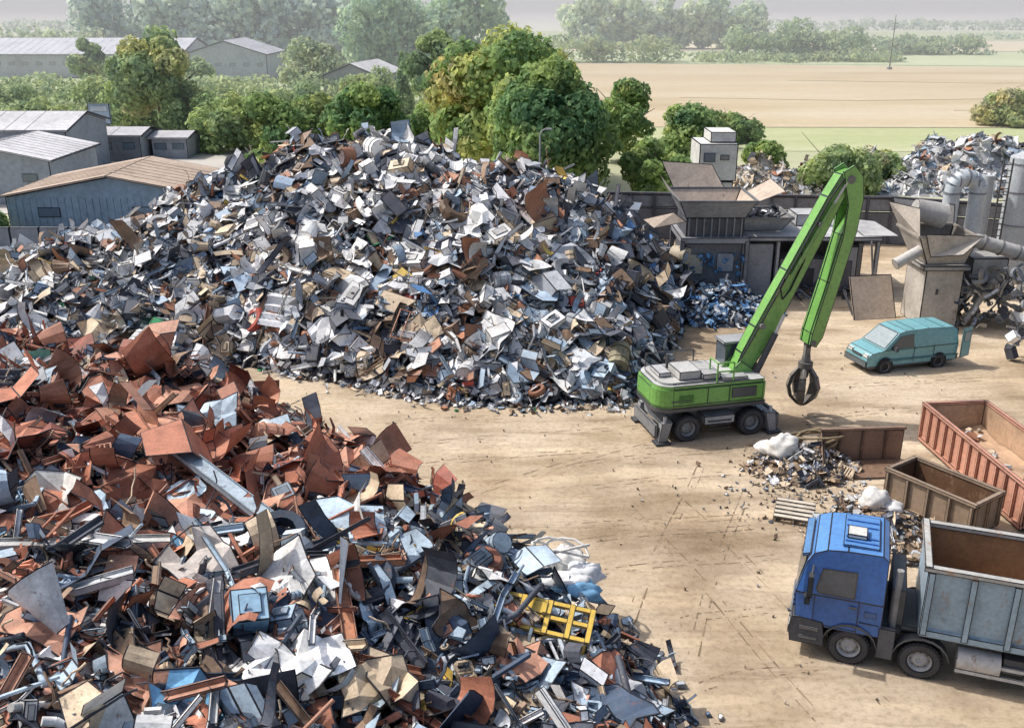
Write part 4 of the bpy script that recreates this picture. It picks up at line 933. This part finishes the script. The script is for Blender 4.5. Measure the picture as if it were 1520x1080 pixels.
mb.face([V((-1.9,2.2,5.9)),V((1.2,2.2,5.9)),V((.5,2.9,7.2)),V((-2.6,2.9,7.4))],TNp,.05); mb.face([V((2.2,-2.2,5.9)),V((2.2,1.,5.9)),V((3.6,.8,6.7)),V((3.7,-2.2,6.5))],TNp,.05); mb.face([V((-2.2,-2.1,5.9)),V((-2.2,1.6,5.9)),V((-2.9,1.4,6.9)),V((-2.9,-1.8,6.6))],TNp,.05)
mb.box((-2.6,.6,1.2),(1.4,2.2,2.4),(.16,.17,.19),.05); mb.cyl((-2.2,-1.2,2.7),(-1.5,-1.9,2.7),.5,.5,14,(.5,.44,.34),True,True,.03)
for k in range(30): piece(mb,(U(-1.6,1.8),-1.8+U(-.2,.1),U(1.7,2.8)),V((U(-1,1),-1,U(-1,1))),U(.1,.3),'plate',jit((.12,.28,.52)),.015)
mk('housing',mb,M_STEEL,e)
e=empty('sorting_shelter',(17.2,59,0)); mb=MB()
mb.box((0,0,3.5),(8.6,6.2,.28),(.36,.37,.39),.06,top=(.5,.5,.5)); mb.box((0,2.6,1.7),(8.4,.2,3.3),(.12,.125,.14),.04)
mb.box((-3.0,-1.0,1.6),(2.2,3.6,3.2),(.33,.34,.37),.05); mb.box((2.4,-.5,1.5),(1.3,4.6,3.0),(.3,.31,.33),.05); mb.box((0,-1.6,1.1),(2.8,1.6,2.2),(.22,.22,.24),.05); mb.box((0,-2.42,1.),(1.4,.05,1.2),(.05,.05,.06),.03)
for x in (-4.1,-1.7,1.5,4.1): mb.box((x,-2.9,1.7),(.22,.22,3.4),(.38,.39,.4),.03)
mb.box((2.4,-2.84,1.2),(.7,.05,1.9),(.12,.12,.14),.03); mb.box((3.2,-1.,1.6),(.3,3.4,3.2),(.2,.2,.22),.04); mb.face([V((3.2,-2.9,3.66)),V((5.2,-3.1,3.7)),V((5.2,1.,3.7)),V((3.2,1.,3.9))],(.46,.46,.46),.05)
frustum(mb,(-2.6,-.4),1.3,1.2,3.66,1.9,1.7,4.5,(.4,.41,.42),.05,cin=(.2,.2,.2)); mb.box((.9,.8,4.),(1.8,2,.7),(.45,.46,.47),.05)
for k in range(90): piece(mb,(-2.6+U(-1.5,1.5),-.4+U(-1.3,1.3),4.2+U(0,.4)),V((U(-1,1),U(-1,1),1)),U(.15,.45),'plate',wchoice([(3,DK),(2,MG),(1,LG)]),.02)
for k in range(50): piece(mb,(U(-1.6,4),-3+U(-.6,.8),.15+U(0,.4)),V((U(-1,1),U(-1,1),1)),U(.15,.45),random.choice(('plate','beam','curl')),wchoice([(3,DK),(2,MG),(1,BR)]),.02)
mb.strip((4.2,-2.9,.2),(3.6,-3.2,3.4),(.3,.3,.3),.08,.08)
mk('frame',mb,M_STEEL,e)
e=empty('leaning_steel_plate',(19.9,52.2,0),10); mb=MB(); mb.box((0,0,1.1),(2.5,.1,2.5),(.52,.43,.35),.05,Matrix.Rotation(-.45,3,'X')); mb.strip((-1,.1,.1),(-1,1.4,1.2),DG,.08,.08); mb.strip((1,.1,.1),(1,1.4,1.2),DG,.08,.08); mk('plate',mb,M_STEEL,e)
e=empty('scrap_hopper_machine',(23.4,51.5,0)); mb=MB(); LTN=(.5,.46,.41)
mb.box((-.6,0,1.6),(2.0,2.6,3.2),(.46,.43,.39),.05); mb.box((-.9,-1.33,2.0),(.12,.05,.3),DG,0); mb.box((-.6,0,3.3),(2.5,3.,.25),(.33,.32,.3),.04)
frustum(mb,(-.6,0),1.0,1.2,3.45,1.55,1.6,5.0,LTN,.05,-.2,0,cin=(.2,.19,.18))
mb.face([V((-2.3,-1.6,5.)),V((-2.3,1.6,5.)),V((-3.0,1.5,6.3)),V((-2.5,-1.5,6.5))],LTN,.05); mb.face([V((-1.6,-1.5,3.9)),V((-.2,-2.2,4.2)),V((1.0,-1.7,5.1)),V((-2.1,-1.7,5.2))],LTN,.05); mb.face([V((-2.2,1.65,5.)),V((.8,1.65,5.)),V((.9,2.1,6.0)),V((-2.6,2.1,6.4))],LTN,.05); mb.cyl((-1.8,.9,6.0),(-.2,.9,5.6),.55,.7,14,(.45,.44,.42),True,True,.04)
mb.box((1.7,.4,2.),(2.4,2.6,.5),(.3,.3,.3),.04); mb.box((2.0,.2,3.0),(1.9,1.8,1.3),(.36,.35,.33),.05)
for (a,b,r) in (((1.0,-.4,4.6),(5.5,-.8,3.4),.38),((-1.9,-1.,4.2),(-3.3,-1.3,3.5),.3),((.9,-1.,.1),(2.2,-1.,2.6),.16),((2.2,-1,2.6),(3.4,-1,.3),.14)): mb.cyl(a,b,r,r,14,(.46,.45,.43),True,True,.03)
for k in range(5): mb.cyl((1.5+k*.9,-.43-.08*k,4.47-.25*k),(1.58+k*.9,-.44-.08*k,4.45-.25*k),.43,.43,14,(.2,.2,.2))
for k in range(170): piece(mb,(U(.3,4),U(-2,1),U(.1,3.2)),V((U(-1,1),U(-1,1),U(-1,1))),U(.15,.55),random.choice(('plate','box','beam','ring','pipe','curl')),wchoice([(5,(.46,.43,.38)),(4,MG),(2,DK),(2,LG)]),.02)
mk('hopper',mb,M_STEEL,e)
e=empty('ventilation_duct',(26.3,57,0)); mb=MB()
pth=[V((-.75,0,4.2)),V((-.75,0,6.0))]+[V((.0-.75*math.cos(t*math.pi/8),0,6.1+.8*math.sin(t*math.pi/8))) for t in range(1,8)]+[V((.75,0,6.0)),V((.75,0,0))]
for a,b in zip(pth[:-1],pth[1:]): mb.cyl(a,b,.46,.46,16,(.48,.53,.57))
for p in pth[1:-1:2]: mb.lathe([(-.04,.46),(-.04,.5),(.04,.5),(.04,.46)],p,(0,0,1) if p.z<6.1 else (1,0,0.01),16,(.2,.21,.23))
mb.cyl((-.75,0,0),(-.75,0,4.2),.3,.3,12,(.3,.3,.3)); mk('duct',mb,M_PAINT,e)
e=empty('steel_silo',(31.2,60,0)); mb=MB(); mb.cyl((0,0,0),(0,0,7.6),1.0,1.0,24,(.45,.49,.52),True,True,.04); mb.cyl((0,0,7.6),(0,0,8.0),1.0,.2,24,(.46,.48,.5))
for z in (1.5,3.5,5.5,7.2): mb.cyl((0,0,z),(0,0,z+.08),1.04,1.04,24,(.2,.2,.22))
mb.cyl((-2.2,0,0),(-2.2,0,6.5),.35,.35,14,(.42,.45,.47)); 
for x in (-1.75,-1.2): mb.strip((x,-.6,0),(x,-.6,7.6),DG,.08,.08)
for k in range(20): mb.strip((-1.75,-.6,.4+k*.36),(-1.2,-.6,.4+k*.36),DG,.05,.05)
mk('tank',mb,M_PAINT,e)
e=empty('baling_press',(26.8,46.5,0),-15); mb=MB()
mb.box((.8,0,1.6),(3.0,3.4,3.2),(.28,.275,.27),.05); mb.box((.2,-1.2,3.5),(1.8,1.2,.8),(.36,.35,.33),.05); mb.cyl((-.9,-1.2,.2),(-.9,-1.2,3.3),.3,.35,12,(.36,.35,.33),True,True,.03); mb.box((-.9,.3,2.9),(1.0,1.8,.35),(.42,.4,.36),.04); mb.cyl((-.6,-1.75,1.1),(-.6,-1.5,1.1),.75,.75,18,(.1,.1,.1),True,False,.04)
for k in range(4): mb.box((.9,-1.74,.6+.7*k),(2.4,.1,.12),(.12,.12,.12),.02)
for k in range(130): piece(mb,(U(-2.2,2),U(-2.3,-1.2),U(.1,4)),V((U(-1,1),-1,U(-1,1))),U(.12,.5),random.choice(('plate','box','beam','ring','curl')),wchoice([(4,(.42,.4,.36)),(4,MG),(3,DK),(1,LG)]),.02)
mk('press',mb,M_STEEL,e)
print('faces',sum(len(o.data.polygons) for o in bpy.data.objects if o.type=='MESH'))
